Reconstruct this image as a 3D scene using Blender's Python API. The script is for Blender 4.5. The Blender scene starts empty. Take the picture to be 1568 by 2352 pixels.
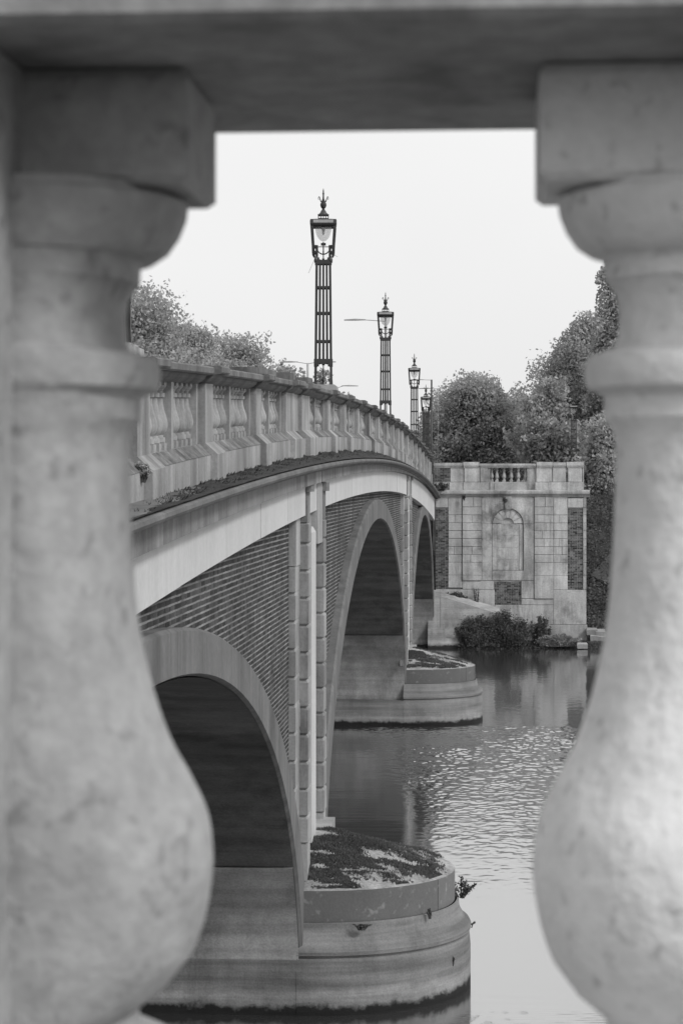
import bpy, math, random
import numpy as np
from mathutils import Vector, noise as mnoise

S = bpy.context.scene
C = S.collection
random.seed(7)
PI = math.pi
R = math.radians

# ------------------------------------------------------------------ camera, sky, sun, exposure
FPX = 5000.0
YAW = math.atan((1132 - 784) / FPX)
EYE = 7.885
cd = bpy.data.cameras.new('camera')
cd.sensor_fit = 'VERTICAL'
cd.sensor_height = 36.0
cd.lens = FPX / 2352 * 36.0
cd.shift_y = -68.0 / 2352
cd.clip_start = 0.05
cd.clip_end = 3000
cd.dof.use_dof = True
cd.dof.focus_distance = 52.0
cd.dof.aperture_fstop = 19.0
cam = bpy.data.objects.new('camera', cd)
C.objects.link(cam)
cam.location = (0, 0, EYE)
cam.rotation_euler = (PI / 2, 0, YAW)
S.camera = cam

SUN_EL, SUN_AZ = R(38), (0.80, -0.60)          # soft light from the river side, a little behind the camera
w = bpy.data.worlds.new('World')
S.world = w
w.use_nodes = True
nt = w.node_tree
bg = nt.nodes['Background']
sky = nt.nodes.new('ShaderNodeTexSky')
sky.sky_type = 'NISHITA'
sky.sun_disc = False
sky.sun_elevation = SUN_EL
sky.sun_rotation = math.atan2(SUN_AZ[0], SUN_AZ[1])
sky.air_density = 1.0
sky.dust_density = 3.0
bw = nt.nodes.new('ShaderNodeRGBToBW')
mixw = nt.nodes.new('ShaderNodeMix')
mixw.data_type = 'FLOAT'
mixw.inputs[0].default_value = 0.86            # a bright overcast layer over the sky
tcw = nt.nodes.new('ShaderNodeTexCoord')
sepw = nt.nodes.new('ShaderNodeSeparateXYZ')
nt.links.new(tcw.outputs['Generated'], sepw.inputs[0])
grad = nt.nodes.new('ShaderNodeMapRange')       # a closed cloud sheet is brighter overhead than at the horizon
for i_, v_ in enumerate((0.0, 1.0, 9.1, 15.5)):
    grad.inputs[i_ + 1].default_value = v_
nt.links.new(sepw.outputs[2], grad.inputs[0])
cl = nt.nodes.new('ShaderNodeTexNoise')         # faint unevenness of the cloud sheet
cl.inputs['Scale'].default_value = 3.5
cl.inputs['Detail'].default_value = 4.0
nt.links.new(tcw.outputs['Generated'], cl.inputs['Vector'])
clr = nt.nodes.new('ShaderNodeMapRange')
for i_, v_ in enumerate((0.3, 0.7, 0.965, 1.03)):
    clr.inputs[i_ + 1].default_value = v_
nt.links.new(cl.outputs[0], clr.inputs[0])
clm = nt.nodes.new('ShaderNodeMath')
clm.operation = 'MULTIPLY'
nt.links.new(grad.outputs[0], clm.inputs[0])
nt.links.new(clr.outputs[0], clm.inputs[1])
nt.links.new(clm.outputs[0], mixw.inputs[3])
nt.links.new(sky.outputs[0], bw.inputs[0])
nt.links.new(bw.outputs[0], mixw.inputs[2])
nt.links.new(mixw.outputs[0], bg.inputs[0])
bg.inputs[1].default_value = 0.1

sl = bpy.data.lights.new('sun', 'SUN')
sl.energy = 2.0
sl.angle = R(12)
sun = bpy.data.objects.new('sun', sl)
C.objects.link(sun)
n = math.hypot(*SUN_AZ)
d = Vector((SUN_AZ[0] / n * math.cos(SUN_EL), SUN_AZ[1] / n * math.cos(SUN_EL), math.sin(SUN_EL)))
sun.rotation_euler = d.to_track_quat('Z', 'Y').to_euler()
sun.location = (60, -40, 80)

vs = S.view_settings
vs.view_transform = 'Standard'
vs.look = 'None'
vs.exposure = 0.0
vs.gamma = 1.0
vs.use_curve_mapping = False
S.cycles.max_bounces = 6
S.cycles.transparent_max_bounces = 12


# ------------------------------------------------------------------ materials (the photograph is black and white)
class NT:
    def __init__(s, name):
        s.m = bpy.data.materials.new(name)
        s.m.use_nodes = True
        s.t = s.m.node_tree
        s.b = s.t.nodes['Principled BSDF']
        s.out = s.t.nodes['Material Output']
        s._pos = None

    def new(s, k):
        return s.t.nodes.new(k)

    def link(s, a, b):
        s.t.links.new(a, b)

    def pos(s):
        if not s._pos:
            s._pos = s.new('ShaderNodeNewGeometry')
        return s._pos.outputs['Position']

    def geo(s, k):
        s.pos()
        return s._pos.outputs[k]

    def noise(s, scale, detail=4.0, stretch=None, rough=0.55, dist=0.0):
        v = s.pos()
        if stretch:
            m = s.new('ShaderNodeVectorMath')
            m.operation = 'MULTIPLY'
            m.inputs[1].default_value = stretch
            s.link(v, m.inputs[0])
            v = m.outputs[0]
        nn = s.new('ShaderNodeTexNoise')
        nn.inputs['Scale'].default_value = scale
        nn.inputs['Detail'].default_value = detail
        nn.inputs['Roughness'].default_value = rough
        nn.inputs['Distortion'].default_value = dist
        s.link(v, nn.inputs['Vector'])
        return nn.outputs[0]

    def math(s, op, a, b=None, c=None, clamp=False):
        m = s.new('ShaderNodeMath')
        m.operation = op
        m.use_clamp = clamp
        for i, v in enumerate((a, b, c)):
            if v is None:
                continue
            if isinstance(v, (int, float)):
                m.inputs[i].default_value = v
            else:
                s.link(v, m.inputs[i])
        return m.outputs[0]

    def remap(s, v, a, b, c, d):
        m = s.new('ShaderNodeMapRange')
        for i, x in enumerate((a, b, c, d)):
            m.inputs[i + 1].default_value = x
        s.link(v, m.inputs[0])
        return m.outputs[0]

    def gray(s, v):
        cmb = s.new('ShaderNodeCombineColor')
        for i in range(3):
            s.link(v, cmb.inputs[i])
        return cmb.outputs[0]

    def bump(s, h, strength, dist=0.02):
        b = s.new('ShaderNodeBump')
        b.inputs['Strength'].default_value = strength
        b.inputs['Distance'].default_value = dist
        s.link(h, b.inputs['Height'])
        return b.outputs[0]

    def objrand(s, amt):
        oi = s.new('ShaderNodeObjectInfo')
        v = s.math('ADD', oi.outputs['Random'], s.geo('Random Per Island'))
        v = s.math('FRACT', v)
        return s.remap(v, 0, 1, 1 - amt, 1 + amt)


def stone(name, c, var=.25, band=0.0, scale=1.2, streak=0.0, rough=.9, bump=.35, fine=30.0, objvar=0.0, spots=0.0, spotscale=12.0,
          wet=0.0, bdist=.01, light=0.0, grime=0.0):
    k = NT(name)
    v = k.remap(k.noise(scale, 6, rough=.6), .28, .72, 1 - var, 1 + var)
    v = k.math('MULTIPLY', v, k.remap(k.noise(fine, 3), .3, .7, 1 - var * .5, 1 + var * .5))
    if streak:
        st = k.noise(1.0, 6, stretch=(1.9, 1.9, .22), rough=.72, dist=.25)
        amt = k.remap(k.noise(.55, 3), .36, .64, .25, 1.0)
        dk = k.math('MULTIPLY', k.remap(st, .40, .60, streak, -streak * .2), amt)
        v = k.math('MULTIPLY', v, k.math('SUBTRACT', 1.0, dk))
    if light:
        st = k.noise(1.0, 5, stretch=(1.3, 1.3, .12), rough=.75)
        v = k.math('MULTIPLY', v, k.remap(st, .56, .66, 1.0, 1.0 + light))
    if band:                                      # old water levels leave level bands
        bd = k.noise(1.0, 4, stretch=(.25, .25, 5.0), rough=.6)
        v = k.math('MULTIPLY', v, k.remap(bd, .36, .64, 1 - band, 1 + band))
    if spots:
        sp = k.noise(spotscale, 2)
        v = k.math('MULTIPLY', v, k.remap(sp, .60, .72, 1.0, 1 - spots))
    if grime:
        g = k.noise(.5, 5, rough=.7)
        v = k.math('MULTIPLY', v, k.remap(g, .5, .66, 1.0, 1 - grime))
    if objvar:
        v = k.math('MULTIPLY', v, k.objrand(objvar))
    if wet:                                       # algae and damp left by the river just above the water
        z = k.new('ShaderNodeSeparateXYZ')
        k.link(k.pos(), z.inputs[0])
        edge = k.math('ADD', z.outputs[2], k.remap(k.noise(3.0, 5, rough=.7), .3, .7, -.07, .07))
        v = k.math('MULTIPLY', v, k.remap(edge, wet - .03, wet + .04, .10, 1.0))
        pale = k.math('SUBTRACT', edge, wet + .16)
        pale = k.math('ABSOLUTE', pale)
        v = k.math('MULTIPLY', v, k.remap(pale, 0.0, .14, 1.45, 1.0))
    v = k.math('MULTIPLY', v, c)
    v = k.math('MINIMUM', v, .85)
    k.link(k.gray(v), k.b.inputs['Base Color'])
    k.b.inputs['Roughness'].default_value = rough
    k.b.inputs['Specular IOR Level'].default_value = .25
    if bump:
        h = k.math('ADD', k.noise(fine, 4), k.math('MULTIPLY', k.noise(fine * .2, 3), 2.0))
        k.link(k.bump(h, bump, bdist), k.b.inputs['Normal'])
    return k.m


M = {}
M['near'] = stone('weathered_balustrade_stone', .68, var=.10, scale=30, fine=110, spots=.30, spotscale=95, bump=.5, bdist=.004)
M['near_dark'] = stone('shade_toned_balustrade_stone', .32, var=.22, scale=16, fine=90, spots=.3, spotscale=60, bump=.5, bdist=.004)  # same stone toned darker: the shade on the left side put into its colour
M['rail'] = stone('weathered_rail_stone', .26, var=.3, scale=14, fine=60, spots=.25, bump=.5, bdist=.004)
M['paving'] = stone('bastion_paving_stone', .07, var=.2, objvar=.15)
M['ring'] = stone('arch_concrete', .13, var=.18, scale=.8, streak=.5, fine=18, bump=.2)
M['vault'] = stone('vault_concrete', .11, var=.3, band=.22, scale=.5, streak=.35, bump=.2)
M['springer'] = stone('vault_springer_stone', .31, var=.3, band=.15, grime=.25, scale=.7, streak=.3, bump=.2, wet=.12)
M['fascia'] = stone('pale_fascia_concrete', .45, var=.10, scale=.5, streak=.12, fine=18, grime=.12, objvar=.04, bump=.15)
M['frieze'] = stone('stained_shadowed_frieze_stone', .18, var=.2, streak=.55, light=.7, bump=.2)  # drip stains, with the cornice's shadow put into the dark base tone
M['cornice'] = stone('cornice_stone', .12, var=.35, streak=.2, bump=.3)
M['parapet'] = stone('parapet_stone', .28, var=.22, scale=1.5, streak=.55, bump=.3)
M['coping'] = stone('coping_stone', .13, var=.3, scale=1.4, streak=.5, bump=.3)
M['mossy'] = stone('mossy_stone_slope', .035, var=.6, scale=5, fine=30, grime=.5, bump=.8, bdist=.03)
M['pier_block'] = stone('pylon_stone', .25, var=.22, streak=.5, objvar=.16, bump=.3)
M['pier_plain'] = stone('pylon_pale_stone', .30, var=.15, streak=.45, bump=.2)
M['pier_dark'] = stone('sooty_pylon_stone', .17, var=.35, streak=.4, objvar=.1, bump=.3)
M['granite'] = stone('cutwater_granite', .15, var=.26, band=.3, grime=.3, scale=1.0, streak=.22, fine=35, bump=.3, wet=.13, objvar=.05)
M['granite_dark'] = stone('cutwater_dark_granite', .10, var=.15, scale=1.0, spots=-.7, spotscale=7.0, objvar=.2, fine=30, bump=.25)
M['cap'] = stone('cutwater_cap_stone', .25, var=.5, scale=2.2, fine=22, grime=.3, bump=.5, bdist=.02)
M['slope'] = stone('weathered_plinth_slope', .15, var=.6, scale=3.5, fine=24, grime=.55, bump=.6, bdist=.02)
M['moss'] = stone('dark_moss', .045, var=.6, scale=8, fine=60, bump=1.0, bdist=.05)
M['abut'] = stone('portland_stone', .38, var=.28, scale=.8, streak=.5, objvar=.03, fine=14, grime=.55, bump=.25, bdist=.02)
M['abut_dark'] = stone('weathered_portland_stone', .33, var=.38, scale=1.1, streak=.4, objvar=.05, bump=.25, bdist=.02)
M['brick'] = stone('engineering_brick', .038, var=.35, streak=.4, scale=2, objvar=.6, fine=60, bump=.3, bdist=.003)
M['brick_far'] = stone('abutment_brick', .085, var=.3, scale=3, objvar=.75, fine=40, bump=.3, bdist=.003)
M['mortar'] = stone('brick_mortar', .18, var=.5, streak=.4, grime=.4, scale=1.6, fine=40, bump=.2)
M['mortar_dark'] = stone('old_brick_mortar', .33, var=.4, scale=2.5, fine=40, bump=.2)
M['asphalt'] = stone('road_asphalt', .05, var=.2, fine=60)
M['grass'] = stone('river_bank_grass', .045, var=.5, scale=.6, fine=12, bump=.8, bdist=.1)
M['mud'] = stone('river_bed_mud', .07, var=.3)
M['stone_bank'] = stone('bank_stone', .24, var=.3, objvar=.2, bump=.4)
M['bark'] = stone('tree_bark', .06, var=.4, scale=4, bump=.6, bdist=.03)


def simple(name, c, rough=.5, var=.2, spec=.5):
    k = NT(name)
    v = k.math('MULTIPLY', k.remap(k.noise(6, 3), .3, .7, 1 - var, 1 + var), c)
    k.link(k.gray(v), k.b.inputs['Base Color'])
    k.b.inputs['Roughness'].default_value = rough
    k.b.inputs['Specular IOR Level'].default_value = spec
    return k.m


M['iron'] = simple('black_painted_iron', .022, .45, .3)
M['steel'] = simple('grey_galvanised_steel', .28, .5)
M['bulb'] = simple('lamp_fitting', .3, .4)


def glass_mat():
    k = NT('lamp_globe_glass')
    k.b.inputs['Base Color'].default_value = (.72, .72, .72, 1)
    k.b.inputs['Roughness'].default_value = .12
    tr = k.new('ShaderNodeBsdfTransparent')
    tr.inputs[0].default_value = (.93, .93, .93, 1)
    mx = k.new('ShaderNodeMixShader')
    mx.inputs[0].default_value = .30
    k.link(tr.outputs[0], mx.inputs[1])
    k.link(k.b.outputs[0], mx.inputs[2])
    k.link(mx.outputs[0], k.out.inputs[0])
    return k.m


M['globe'] = glass_mat()


def leaf_mat(name, c, var=.22):
    k = NT(name)
    v = k.math('MULTIPLY', k.remap(k.geo('Random Per Island'), 0, 1, 1 - var, 1 + var), c)
    v = k.math('MULTIPLY', v, k.remap(k.noise(.7, 3), .3, .7, .7, 1.3))
    col = k.gray(v)
    k.link(col, k.b.inputs['Base Color'])
    k.b.inputs['Roughness'].default_value = .75
    k.b.inputs['Specular IOR Level'].default_value = .12
    tr = k.new('ShaderNodeBsdfTranslucent')
    k.link(col, tr.inputs[0])
    mx = k.new('ShaderNodeMixShader')
    mx.inputs[0].default_value = .45
    k.link(k.b.outputs[0], mx.inputs[1])
    k.link(tr.outputs[0], mx.inputs[2])
    k.link(mx.outputs[0], k.out.inputs[0])
    return k.m


M['leaf_pale'] = leaf_mat('pale_leaves', .36)
M['leaf_mid'] = leaf_mat('mid_leaves', .38)
M['leaf_dark'] = leaf_mat('dark_leaves', .36)
M['leaf_ivy'] = leaf_mat('ivy_leaves', .12)


def water_mat():
    k = NT('river_water')
    h = k.noise(5.0, 3, stretch=(1.0, .8, 1.0))
    nrm = k.bump(h, .12, .01)
    g = k.new('ShaderNodeBsdfGlossy')
    g.inputs['Roughness'].default_value = .085
    g.inputs['Color'].default_value = (.93, .93, .93, 1)
    dif = k.new('ShaderNodeBsdfDiffuse')
    dif.inputs['Color'].default_value = (.045, .045, .045, 1)
    fr = k.new('ShaderNodeLayerWeight')
    fr.inputs['Blend'].default_value = .5
    for nd in (g, fr):
        k.link(nrm, nd.inputs['Normal'])
    refl = k.math('MULTIPLY_ADD', k.math('POWER', fr.outputs['Facing'], 1.3), .86, .02, clamp=True)
    mx = k.new('ShaderNodeMixShader')
    k.link(refl, mx.inputs[0])
    k.link(dif.outputs[0], mx.inputs[1])
    k.link(g.outputs[0], mx.inputs[2])
    k.link(mx.outputs[0], k.out.inputs[0])
    return k.m


M['water'] = water_mat()


# ------------------------------------------------------------------ mesh helpers
class MB:
    def __init__(s):
        s.v = []
        s.f = []
        s.mi = []

    def add(s, vs, fs, mi=0):
        o = len(s.v)
        s.v.extend(vs)
        for q in fs:
            s.f.append(tuple(i + o for i in q))
            s.mi.append(mi)

    def hexa(s, p, mi=0):         # p: bottom 4 ccw, top 4 ccw
        s.add(p, [(3, 2, 1, 0), (4, 5, 6, 7), (0, 1, 5, 4), (1, 2, 6, 5), (2, 3, 7, 6), (3, 0, 4, 7)], mi)

    def box(s, x0, x1, y0, y1, z0, z1, mi=0):
        s.hexa([(x0, y0, z0), (x1, y0, z0), (x1, y1, z0), (x0, y1, z0), (x0, y0, z1), (x1, y0, z1), (x1, y1, z1), (x0, y1, z1)], mi)

    def taper(s, cx, cy, z0, w0, d0, z1, w1, d1, mi=0):
        s.hexa([(cx - w0, cy - d0, z0), (cx + w0, cy - d0, z0), (cx + w0, cy + d0, z0), (cx - w0, cy + d0, z0),
                (cx - w1, cy - d1, z1), (cx + w1, cy - d1, z1), (cx + w1, cy + d1, z1), (cx - w1, cy + d1, z1)], mi)

    def tube(s, pts, rad, n=6, mi=0):
        pts = [Vector(p) for p in pts]
        rr = rad if isinstance(rad, (list, tuple)) else [rad] * len(pts)
        vs, fs = [], []
        for i, p in enumerate(pts):
            t = (pts[min(i + 1, len(pts) - 1)] - pts[max(i - 1, 0)]).normalized()
            a = t.cross(Vector((0, 0, 1)) if abs(t.z) < .9 else Vector((1, 0, 0))).normalized()
            b = t.cross(a)
            for j in range(n):
                q = p + (a * math.cos(2 * PI * j / n) + b * math.sin(2 * PI * j / n)) * rr[i]
                vs.append(tuple(q))
        for i in range(len(pts) - 1):
            for j in range(n):
                fs.append((i * n + j, i * n + (j + 1) % n, (i + 1) * n + (j + 1) % n, (i + 1) * n + j))
        fs.append(tuple(range(n))[::-1])
        fs.append(tuple((len(pts) - 1) * n + j for j in range(n)))
        s.add(vs, fs, mi)

    def lathe(s, prof, c=(0, 0, 0), n=24, a0=0.0, a1=2 * PI, mi=0, caps=True):   # prof: (r, z)
        full = abs(a1 - a0 - 2 * PI) < 1e-6
        m = n if full else n + 1
        vs, fs = [], []
        for r, z in prof:
            for j in range(m):
                t = a0 + (a1 - a0) * j / n
                vs.append((c[0] + r * math.cos(t), c[1] + r * math.sin(t), c[2] + z))
        for i in range(len(prof) - 1):
            for j in range(n):
                k = (j + 1) % m
                fs.append((i * m + j, i * m + k, (i + 1) * m + k, (i + 1) * m + j))
        if full and caps:
            fs.append(tuple(range(m))[::-1])
            fs.append(tuple((len(prof) - 1) * m + j for j in range(m)))
        s.add(vs, fs, mi)

    def loft(s, rings, mi=0, cap=True, closed=True):
        n = len(rings[0])
        vs = [p for r in rings for p in r]
        fs = []
        for i in range(len(rings) - 1):
            for j in range(n if closed else n - 1):
                k = (j + 1) % n
                fs.append((i * n + j, i * n + k, (i + 1) * n + k, (i + 1) * n + j))
        if cap and closed:
            fs.append(tuple(range(n))[::-1])
            fs.append(tuple((len(rings) - 1) * n + j for j in range(n)))
        s.add(vs, fs, mi)


def mesh(name, mb, mats, smooth=False, off=(0, 0, 0), fix=True):
    me = bpy.data.meshes.new(name)
    ox, oy, oz = off
    vs = [(x - ox, y - oy, z - oz) for x, y, z in mb.v] if (ox or oy or oz) else mb.v
    me.from_pydata(vs, [], mb.f)
    for m in (mats if isinstance(mats, (list, tuple)) else [mats]):
        me.materials.append(M[m])
    if any(mb.mi):
        me.polygons.foreach_set('material_index', mb.mi)
    if fix:
        import bmesh
        bm = bmesh.new()
        bm.from_mesh(me)
        bmesh.ops.recalc_face_normals(bm, faces=bm.faces)
        bm.to_mesh(me)
        bm.free()
    if smooth:
        me.polygons.foreach_set('use_smooth', [True] * len(me.polygons))
        if smooth != True:
            me.set_sharp_from_angle(angle=R(smooth))
    me.update()
    return me


ORG = {}


def props(o, label=None, cat=None, group=None, kind=None):
    if label:
        o['label'] = label
    if cat:
        o['category'] = cat
    if group:
        o['group'] = group
    if kind:
        o['kind'] = kind


def thing(name, label, cat, loc=(0, 0, 0), group=None):
    o = bpy.data.objects.new(name, None)
    o.empty_display_size = .2
    C.objects.link(o)
    o.location = loc
    ORG[o] = tuple(loc)
    props(o, label, cat, group)
    return o


def part(name, mb, mats, parent=None, smooth=False, kind=None, label=None, fix=True):
    off = ORG[parent] if parent is not None else (0, 0, 0)
    me = mb if isinstance(mb, bpy.types.Mesh) else mesh(name, mb, mats, smooth, off, fix)
    o = bpy.data.objects.new(name, me)
    C.objects.link(o)
    if parent is not None:
        o.parent = parent
    ORG[o] = off
    props(o, label, None, None, kind)
    return o


def inst(name, me, parent, loc, rot=0.0, scale=None):       # shared mesh data, placed in world coordinates
    o = bpy.data.objects.new(name, me)
    C.objects.link(o)
    o.parent = parent
    p = ORG[parent]
    o.location = (loc[0] - p[0], loc[1] - p[1], loc[2] - p[2])
    o.rotation_euler = (0, 0, rot)
    if scale:
        o.scale = scale
    ORG[o] = loc
    return o


def one(name, mb, mats, label, cat, group=None, smooth=False, kind=None, loc=None, fix=True):
    loc = loc or (0, 0, 0)
    o = bpy.data.objects.new(name, mesh(name, mb, mats, smooth, loc, fix))
    o.location = loc
    C.objects.link(o)
    ORG[o] = loc
    props(o, label, cat, group, kind)
    return o


def copy_tree(o, loc):
    c = o.copy()
    C.objects.link(c)
    c.location = loc
    for ch in o.children:
        k = ch.copy()
        C.objects.link(k)
        k.parent = c
        for g in ch.children:
            q = g.copy()
            C.objects.link(q)
            q.parent = k
    return c


# ------------------------------------------------------------------ curves of the humped bridge (metres along y, heights above the water)
def poly(c):
    return lambda y: c[0] * y * y + c[1] * y + c[2]


Z_TOP = poly((-0.000411, 0.053534, 8.1006))
Z_COR = poly((-0.000504, 0.056322, 6.8618))
Z_FAS = poly((-0.0006146, 0.065943, 5.8959))
Z_FRI = poly((-0.0004746, 0.056162, 6.5258))
Z_PL = poly((-0.0005897, 0.069502, 6.5967))
XR, XB, XF = -2.81, -2.98, -2.81           # ring face, brick face, fascia face
XBACK = -24.0
Y0, Y1 = 2.4, 104.9
ARCH = [(17.65, 14.6, 6.15, 0.0, .47, .90), (53.6, 17.2, 6.5, .45, .52, .95), (89.7, 14.5, 6.5, 0.0, .47, .90)]
PIERS = [34.35, 72.7]


def intr(a, y):
    c, A, b, zb = a[:4]
    t = (y - c) / A
    return zb + b * math.sqrt(max(0, 1 - t * t)) if abs(t) < 1 else -1.0


def extr(a, y):
    c, A, b, zb, tb, tA = a
    t = (y - c) / (A + tA)
    return zb + (b + tb) * math.sqrt(max(0, 1 - t * t)) if abs(t) < 1 else -1.0


def frange(a, b, n):
    return [a + (b - a) * i / n for i in range(n + 1)]


# ------------------------------------------------------------------ setting: water, river bed, banks, roads
def sheet(name, xs, ys, zf, mat, kind='structure', smooth=True):
    b = MB()
    nx = len(xs)
    b.v = [(x, y, zf(x, y)) for y in ys for x in xs]
    b.f = [(j * nx + i, j * nx + i + 1, (j + 1) * nx + i + 1, (j + 1) * nx + i) for j in range(len(ys) - 1) for i in range(nx - 1)]
    b.mi = [0] * len(b.f)
    return one(name, b, mat, None, None, kind=kind, smooth=smooth, fix=False)


def ripple(x, y):
    """height of the water surface: a field of ripples between the piers, nearly calm elsewhere"""
    w1 = 3.5 * mnoise.noise(Vector((x * .25, y * .12, 3)))
    edge = 70.6 + .25 * mnoise.noise(Vector((x * .8, 0, 9)))
    fr = 1.0 if y < edge else 0.0
    nr = smooth01((y + w1 - 35.0) / 24.0)
    lee = .04 + .96 * smooth01((x + .25 * w1 + 4.2 - (66 - y) * .11) / 1.5)
    a_ = fr * nr * lee * (1 + .6 * smooth01((y - 48) / 10)) * smooth01((9.3 - x) / 3)
    h = .0035 * mnoise.noise(Vector((x * .8, y * .9, 5))) * (1 if y < edge else .3)
    if y >= edge:
        h += .0022 * mnoise.noise(Vector((x * 5.0, y * 2.5, 8)))
    h += .0012 * mnoise.noise(Vector((x * .6, y * 4.0, 6)))
    if a_ > .01:
        h += a_ * (.35 + 1.3 * abs(mnoise.noise(Vector((x * .35, y * .22, 11))))) * (.015 * mnoise.noise(Vector((x * 10.0, y * 5.5, 0))) + .010 * mnoise.noise(Vector((x * 4.0, y * 2.6, 7))) + .011 * mnoise.noise(Vector((x * 4.5, y * 2.2, 4))) + .010 * mnoise.noise(Vector((x * 1.3, y * .9, 2))))
    if y < 33.6 and x > -.9:
        q = y - 31.3 - .32 * math.sqrt(max(0, x + .9)) + .10 * x
        wm = smooth01((33.1 - y) / .8) * smooth01((x + .75) / .4) * smooth01((3.2 - x) / 1.2) * smooth01((y - 29.6) / 1.2)
        h += .009 * wm * (.4 + abs(mnoise.noise(Vector((x * 1.5, y * 3, 4))))) * math.sin(2 * PI * q / (.10 + .02 * x) + 1.5 * mnoise.noise(Vector((x * 2, y * 2, 1))))
    return h


def smooth01(t):
    t = max(0, min(1, t))
    return t * t * (3 - 2 * t)


wx = [-400, -60, -26] + frange(-25, -6, 16) + frange(-5, 4.6, 200) + frange(4.8, 9, 24) + [12, 20, 60, 400]
wy = [-40, 0, 25] + frange(29, 33.6, 90) + frange(33.7, 40, 30) + frange(40.1, 71.5, 470) + frange(71.7, 104, 220) + [105.5]
sheet('river_water', wx, wy, lambda x, y: ripple(x, y) if -6 < x < 9.5 and 28 < y < 105 else 0.0, 'water')


def smooth01(t):
    t = max(0, min(1, t))
    return t * t * (3 - 2 * t)


def far_bank(x, y):
    e = 103.5 + .25 * math.sin(x * .7) + (.15 * math.sin(x * 2.1) if y < 110 else 0)
    if x < -2.4:
        e += .3
    z = -1.2 + 1.45 * smooth01((y - e + 1.4) / 2.2)
    rise = smooth01((y - 107.5) / 14.0)
    z += 7.5 * rise
    if y > 106:
        z += .25 * mnoise.noise(Vector((x * .3, y * .3, 0)))
    return z


xs = [-1500, -400, -150, -80, -50] + [-40 + i * 1.6 for i in range(60)] + [60, 90, 160, 400, 1500]
ys = [100, 101.2, 102, 102.6, 103, 103.4, 103.8, 104.4, 105, 106] + [107 + i * 1.2 for i in range(16)] + [130, 150, 200, 300, 600, 1600]
sheet('far_river_bank', xs, ys, far_bank, 'grass')
sheet('river_bed', [-400, 0, 400], [-40, 50, 104], lambda x, y: -1.1, 'mud')


def near_bank(x, y):
    return -1.2 + 7.4 * smooth01((-1.0 - y) / 8.0)


sheet('near_river_bank', [-400, -60, -24, -10, 0, 10, 30, 60, 400], [-400, -60, -20, -9, -7, -5, -3, -1.5, -.9], near_bank, 'grass')

b = MB()
rd = []
for y in [-60, -20] + frange(0, 110, 22) + [130, 180, 300]:
    yy = min(max(y, 0), 108)
    rd.append([(-20.6, y, Z_PL(yy) + .10), (-6.4, y, Z_PL(yy) + .10), (-6.4, y, Z_PL(yy) - .25), (-20.6, y, Z_PL(yy) - .25)])
b.loft(rd)
one('road', b, 'asphalt', None, None, kind='structure')
b = MB()
for x0, x1 in ((-6.4, -3.56), (-23.45, -20.6)):
    b.loft([[(x0, y, Z_PL(min(max(y, 0), 108)) + .22), (x1, y, Z_PL(min(max(y, 0), 108)) + .22), (x1, y, Z_PL(min(max(y, 0), 108)) - .2),
             (x0, y, Z_PL(min(max(y, 0), 108)) - .2)] for y in [-60, -20] + frange(0, 110, 22) + [130, 180, 300]])
one('pavement', b, 'paving', None, None, kind='structure')

# ------------------------------------------------------------------ the bridge
BR = thing('stone_bridge', 'long humped arch bridge of pale stone and dark brick crossing the river', 'bridge', (-2.81, 34.35, 0))

for ai, a in enumerate(ARCH):
    c, A, bb, zb, tb, tA = a
    ts = frange(0, PI, 72)
    # archivolt on the river side: front face, soffit, outer edge
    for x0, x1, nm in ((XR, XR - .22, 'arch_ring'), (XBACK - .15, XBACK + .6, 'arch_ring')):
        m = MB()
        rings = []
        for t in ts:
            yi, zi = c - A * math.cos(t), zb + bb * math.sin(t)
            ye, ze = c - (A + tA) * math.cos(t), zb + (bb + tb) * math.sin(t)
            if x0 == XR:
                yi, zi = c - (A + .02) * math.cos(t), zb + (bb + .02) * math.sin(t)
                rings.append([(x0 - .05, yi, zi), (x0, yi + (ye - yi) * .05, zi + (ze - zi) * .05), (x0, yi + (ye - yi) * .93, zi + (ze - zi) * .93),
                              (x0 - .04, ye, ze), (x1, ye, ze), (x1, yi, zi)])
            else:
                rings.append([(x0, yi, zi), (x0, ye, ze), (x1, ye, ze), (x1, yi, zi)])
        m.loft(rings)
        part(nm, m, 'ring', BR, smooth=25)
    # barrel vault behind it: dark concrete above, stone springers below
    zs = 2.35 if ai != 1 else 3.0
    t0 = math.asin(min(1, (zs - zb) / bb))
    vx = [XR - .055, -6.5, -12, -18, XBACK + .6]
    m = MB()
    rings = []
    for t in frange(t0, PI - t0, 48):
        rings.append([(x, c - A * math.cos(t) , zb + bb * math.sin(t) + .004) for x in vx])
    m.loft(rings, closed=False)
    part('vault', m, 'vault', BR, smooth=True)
    for sg in (0, 1):
        m = MB()
        rings = []
        for t in frange(-.02, t0, 14):
            q = t if sg == 0 else PI - t
            inw = .05 if sg == 0 else -.05
            rings.append([(x, c - A * math.cos(q) + inw, zb + bb * math.sin(q)) for x in vx])
        q = t0 if sg == 0 else PI - t0
        rings.append([(x, c - A * math.cos(q) - (.02 if sg == 0 else -.02), zb + bb * math.sin(q)) for x in vx])
        m.loft(rings, closed=False)
        part('vault_springer', m, 'springer', BR, smooth=30)

# spandrel walls: recessed mortar plane with bricks standing proud of it
spans = [(Y0, 17.65, 0), (17.65, 32.0, 0), (36.8, 53.6, 1), (53.6, 70.3, 1), (75.1, 89.7, 2), (89.7, Y1, 2)]


def spandrel(x, ysp, a, mat, parent, flip=False):
    m = MB()
    pts = frange(*ysp, 40)
    m.loft([[(x, y, max(-.5, extr(a, y) - .15)), (x, y, Z_FAS(y) + .12)] for y in pts], closed=False)
    return part('spandrel_wall', m, mat, parent)


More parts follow.
